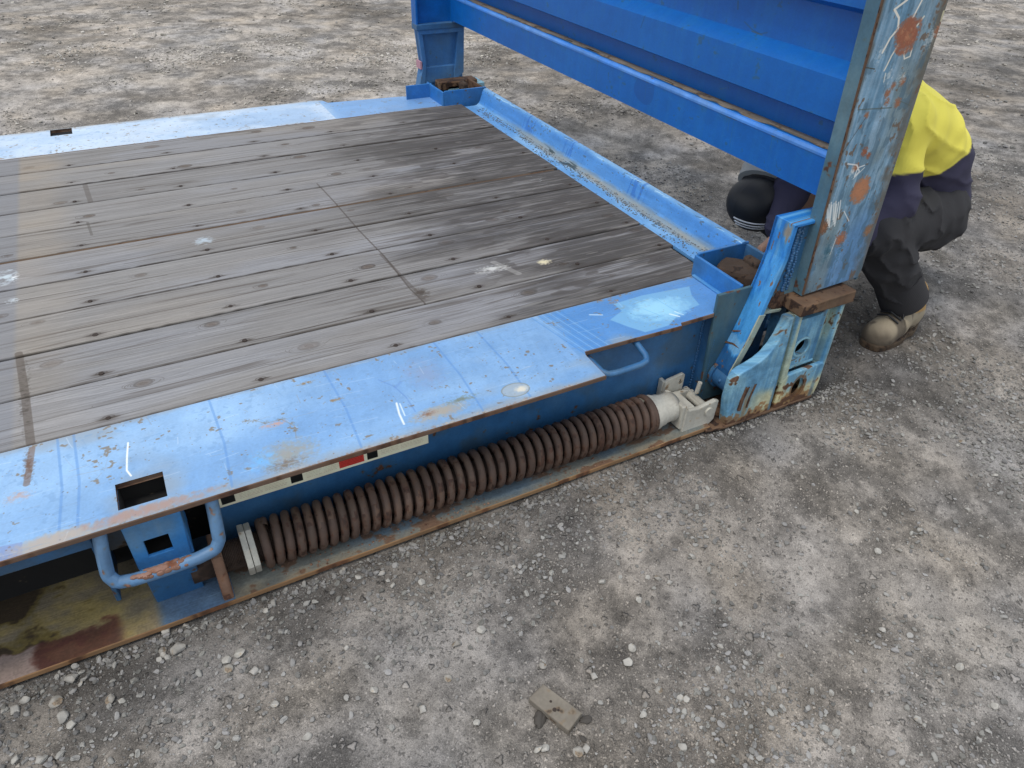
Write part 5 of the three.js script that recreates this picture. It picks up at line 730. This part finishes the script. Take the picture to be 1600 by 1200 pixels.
// trousers
const foldTr = (x, y, z) => 0.016 * (fbm(x * 8 + 5, y * 9 + z * 7, 2) - 0.5) - 0.013 * (crease2(x * 8 - y * 6 + 5, y * 12 + x * 9 + z * 8) - 0.45);
M.trousers = new THREE.MeshStandardMaterial({ color: new THREE.Color().setRGB(0.029, 0.029, 0.033), roughness: 0.9, bumpMap: cloth, bumpScale: 0.0016 });
garment('trousers', flesh([[[0.71, 0.365, 0.87], J.hipL, 0.115, 0.116], [[0.71, 0.365, 0.87], J.hipR, 0.115, 0.115], [J.hipL, J.knL, 0.114, 0.084], [J.hipR, [0.25, 0.465, 0.635], 0.105, 0.085], [[0.25, 0.465, 0.635], [0.17, 0.40, 0.67], 0.085, 0.075], [J.knL, [0.475, 0.20, 1.060], 0.086, 0.073], [J.knR, J.anR, 0.07, 0.06]], 0.0072, 0.02, { fold: foldTr }), M.trousers, person);
part('trouser_cuff', cyl([0.455, 0.225, 1.056], [0.520, 0.135, 1.070], 0.073, 0.077, 40), M.trousers, person);
part('reflective_band', (() => { const a = V3([0.193, 0.434, 0.651]), b = V3([0.221, 0.464, 0.635]); const g = cyl(a.toArray(), b.toArray(), 0.091, 0.092, 40); return g; })(), M.band = new THREE.MeshStandardMaterial({ color: 0xa9adab, roughness: 0.45, bumpMap: cloth, bumpScale: 0.001 }), person);
// rounded pad over the far knee with three pale stripes along its lower edge
const kp = part('knee_pad', (() => { const g = new THREE.SphereGeometry(0.098, 40, 28); { const q = g.attributes.position; for (let i = 0; i < q.count; i++) { const v = new THREE.Vector3().fromBufferAttribute(q, i); v.multiplyScalar(1 + 0.05 * (vn(v.x * 18 + 4, v.y * 18 + v.z * 14 + 9) - 0.5)); q.setXYZ(i, v.x, v.y, v.z); } g.computeVertexNormals(); } g.scale(1.0, 0.93, 0.98); g.translate(0.150, 0.388, 0.675); return g; })(), M.pad = new THREE.MeshStandardMaterial({ color: new THREE.Color().setRGB(0.012, 0.014, 0.018), roughness: 0.55 }), person);
part('stripe', [0, 1, 2].map((i) => { const pts = [], c = [0.150, 0.388, 0.675]; for (let k = 0; k <= 14; k++) { const az = mix(3.1, 1.1, k / 14), el = -0.36 - i * 0.15 - 0.05 * Math.sin(k * 0.22); pts.push([c[0] + 0.0992 * Math.cos(el) * Math.cos(az), c[1] + 0.0923 * Math.sin(el), c[2] + 0.0972 * Math.cos(el) * Math.sin(az)]); } return tube(pts, 0.0028, 30, 6); }), new THREE.MeshStandardMaterial({ color: 0xe8ecf0, roughness: 0.5 }), kp);
// boots
function boot(o, turn, left) {
  const c = Math.cos(turn), s = Math.sin(turn), P = (f, y, w) => [o[0] - f * c + w * s, o[1] + y, o[2] + f * s + w * c];
  const g = flesh([[P(0.030, 0.155, 0), P(0.010, 0.08, 0), 0.047, 0.049], [P(-0.02, 0.045, 0), P(0.02, 0.05, 0), 0.044, 0.05], [P(0.02, 0.078, 0), P(0.11, 0.062, 0), 0.053, 0.048], [P(0.11, 0.050, 0.004), P(0.185, 0.045, 0.004), 0.050, 0.048], [P(0.16, 0.038, -0.014), P(0.198, 0.038, -0.008), 0.036, 0.039]], 0.005, 0.02, { fold: (x, y, z) => 0.004 * (fbm(x * 30, y * 30 + z * 20, 3) - 0.5), color: (x, y, z) => { const f = -(x - o[0]) * c + (z - o[2]) * s, n = fbm(x * 22, z * 22 + y * 18, 4); let q = mix3([0.34, 0.29, 0.21], [0.12, 0.10, 0.075], sst(0.42, 0.60, n)); if (Math.abs(f - 0.125) < 0.0035) q = [0.09, 0.075, 0.055]; if (f < 0.06 && y > 0.10) q = mix3([0.46, 0.28, 0.10], [0.33, 0.22, 0.10], n); return mix3(q, [0.10, 0.08, 0.06], 0.9 * sst(0.13, 0.18, f + (n - 0.5) * 0.16) * sst(0.085, 0.045, y + (n - 0.5) * 0.05)); } });
  const b = garment('boot', g, M.boot = M.boot || new THREE.MeshStandardMaterial({ vertexColors: true, roughness: 0.85, bumpMap: T.rust.bumpMap, bumpScale: 0.002 }), person);
  const out = []; for (let i = 0; i <= 40; i++) { const t = i / 40 * 6.283, f = 0.084 + 0.158 * Math.cos(t), w = (0.060 - 0.010 * sst(0.05, -0.06, f) - 0.010 * sst(0.03, 0.08, f) * sst(0.12, 0.06, f)) * Math.sign(Math.sin(t)) * Math.pow(Math.abs(Math.sin(t)), 0.6); const q = P(f, 0, w); out.push([q[0], q[2]]); }
  part('sole', extY(out, o[1] + 0.001, o[1] + 0.026, [], 0.005), M.sole = M.sole || mat(paintTex([70, 58, 46], { fade: 0.6, pale: [110, 94, 74], rust: 0.3, rustC: [40, 32, 27], seed: 137, size: 512 }), 0.9, 0.002), b);
  if (left) { const ls = []; for (let i = 0; i < 4; i++) { const f = 0.118 + i * 0.017, y = 0.1255 - i * 0.006; ls.push(tube([P(f - 0.012, y - 0.018, 0.036), P(f, y + 0.002, 0.0), P(f - 0.006, y - 0.014, -0.034)], 0.0032, 14, 6)); } for (let k = 0; k < 2; k++) { ls.push(tube([P(0.115, 0.114, 0.0), P(0.125, 0.122, 0.026 - k * 0.04), P(0.145, 0.104, 0.042 - k * 0.05), P(0.13, 0.106, 0.024 - k * 0.02), P(0.117, 0.113, 0)], 0.0024, 26, 6)); } part('laces', ls, M.pad, b); }
  return b;
}
boot([0.588, 0.002, 1.060], 0.22, true); boot([0.575, 0.0, 0.655], 0.05, false);

renderer.render(scene, camera);
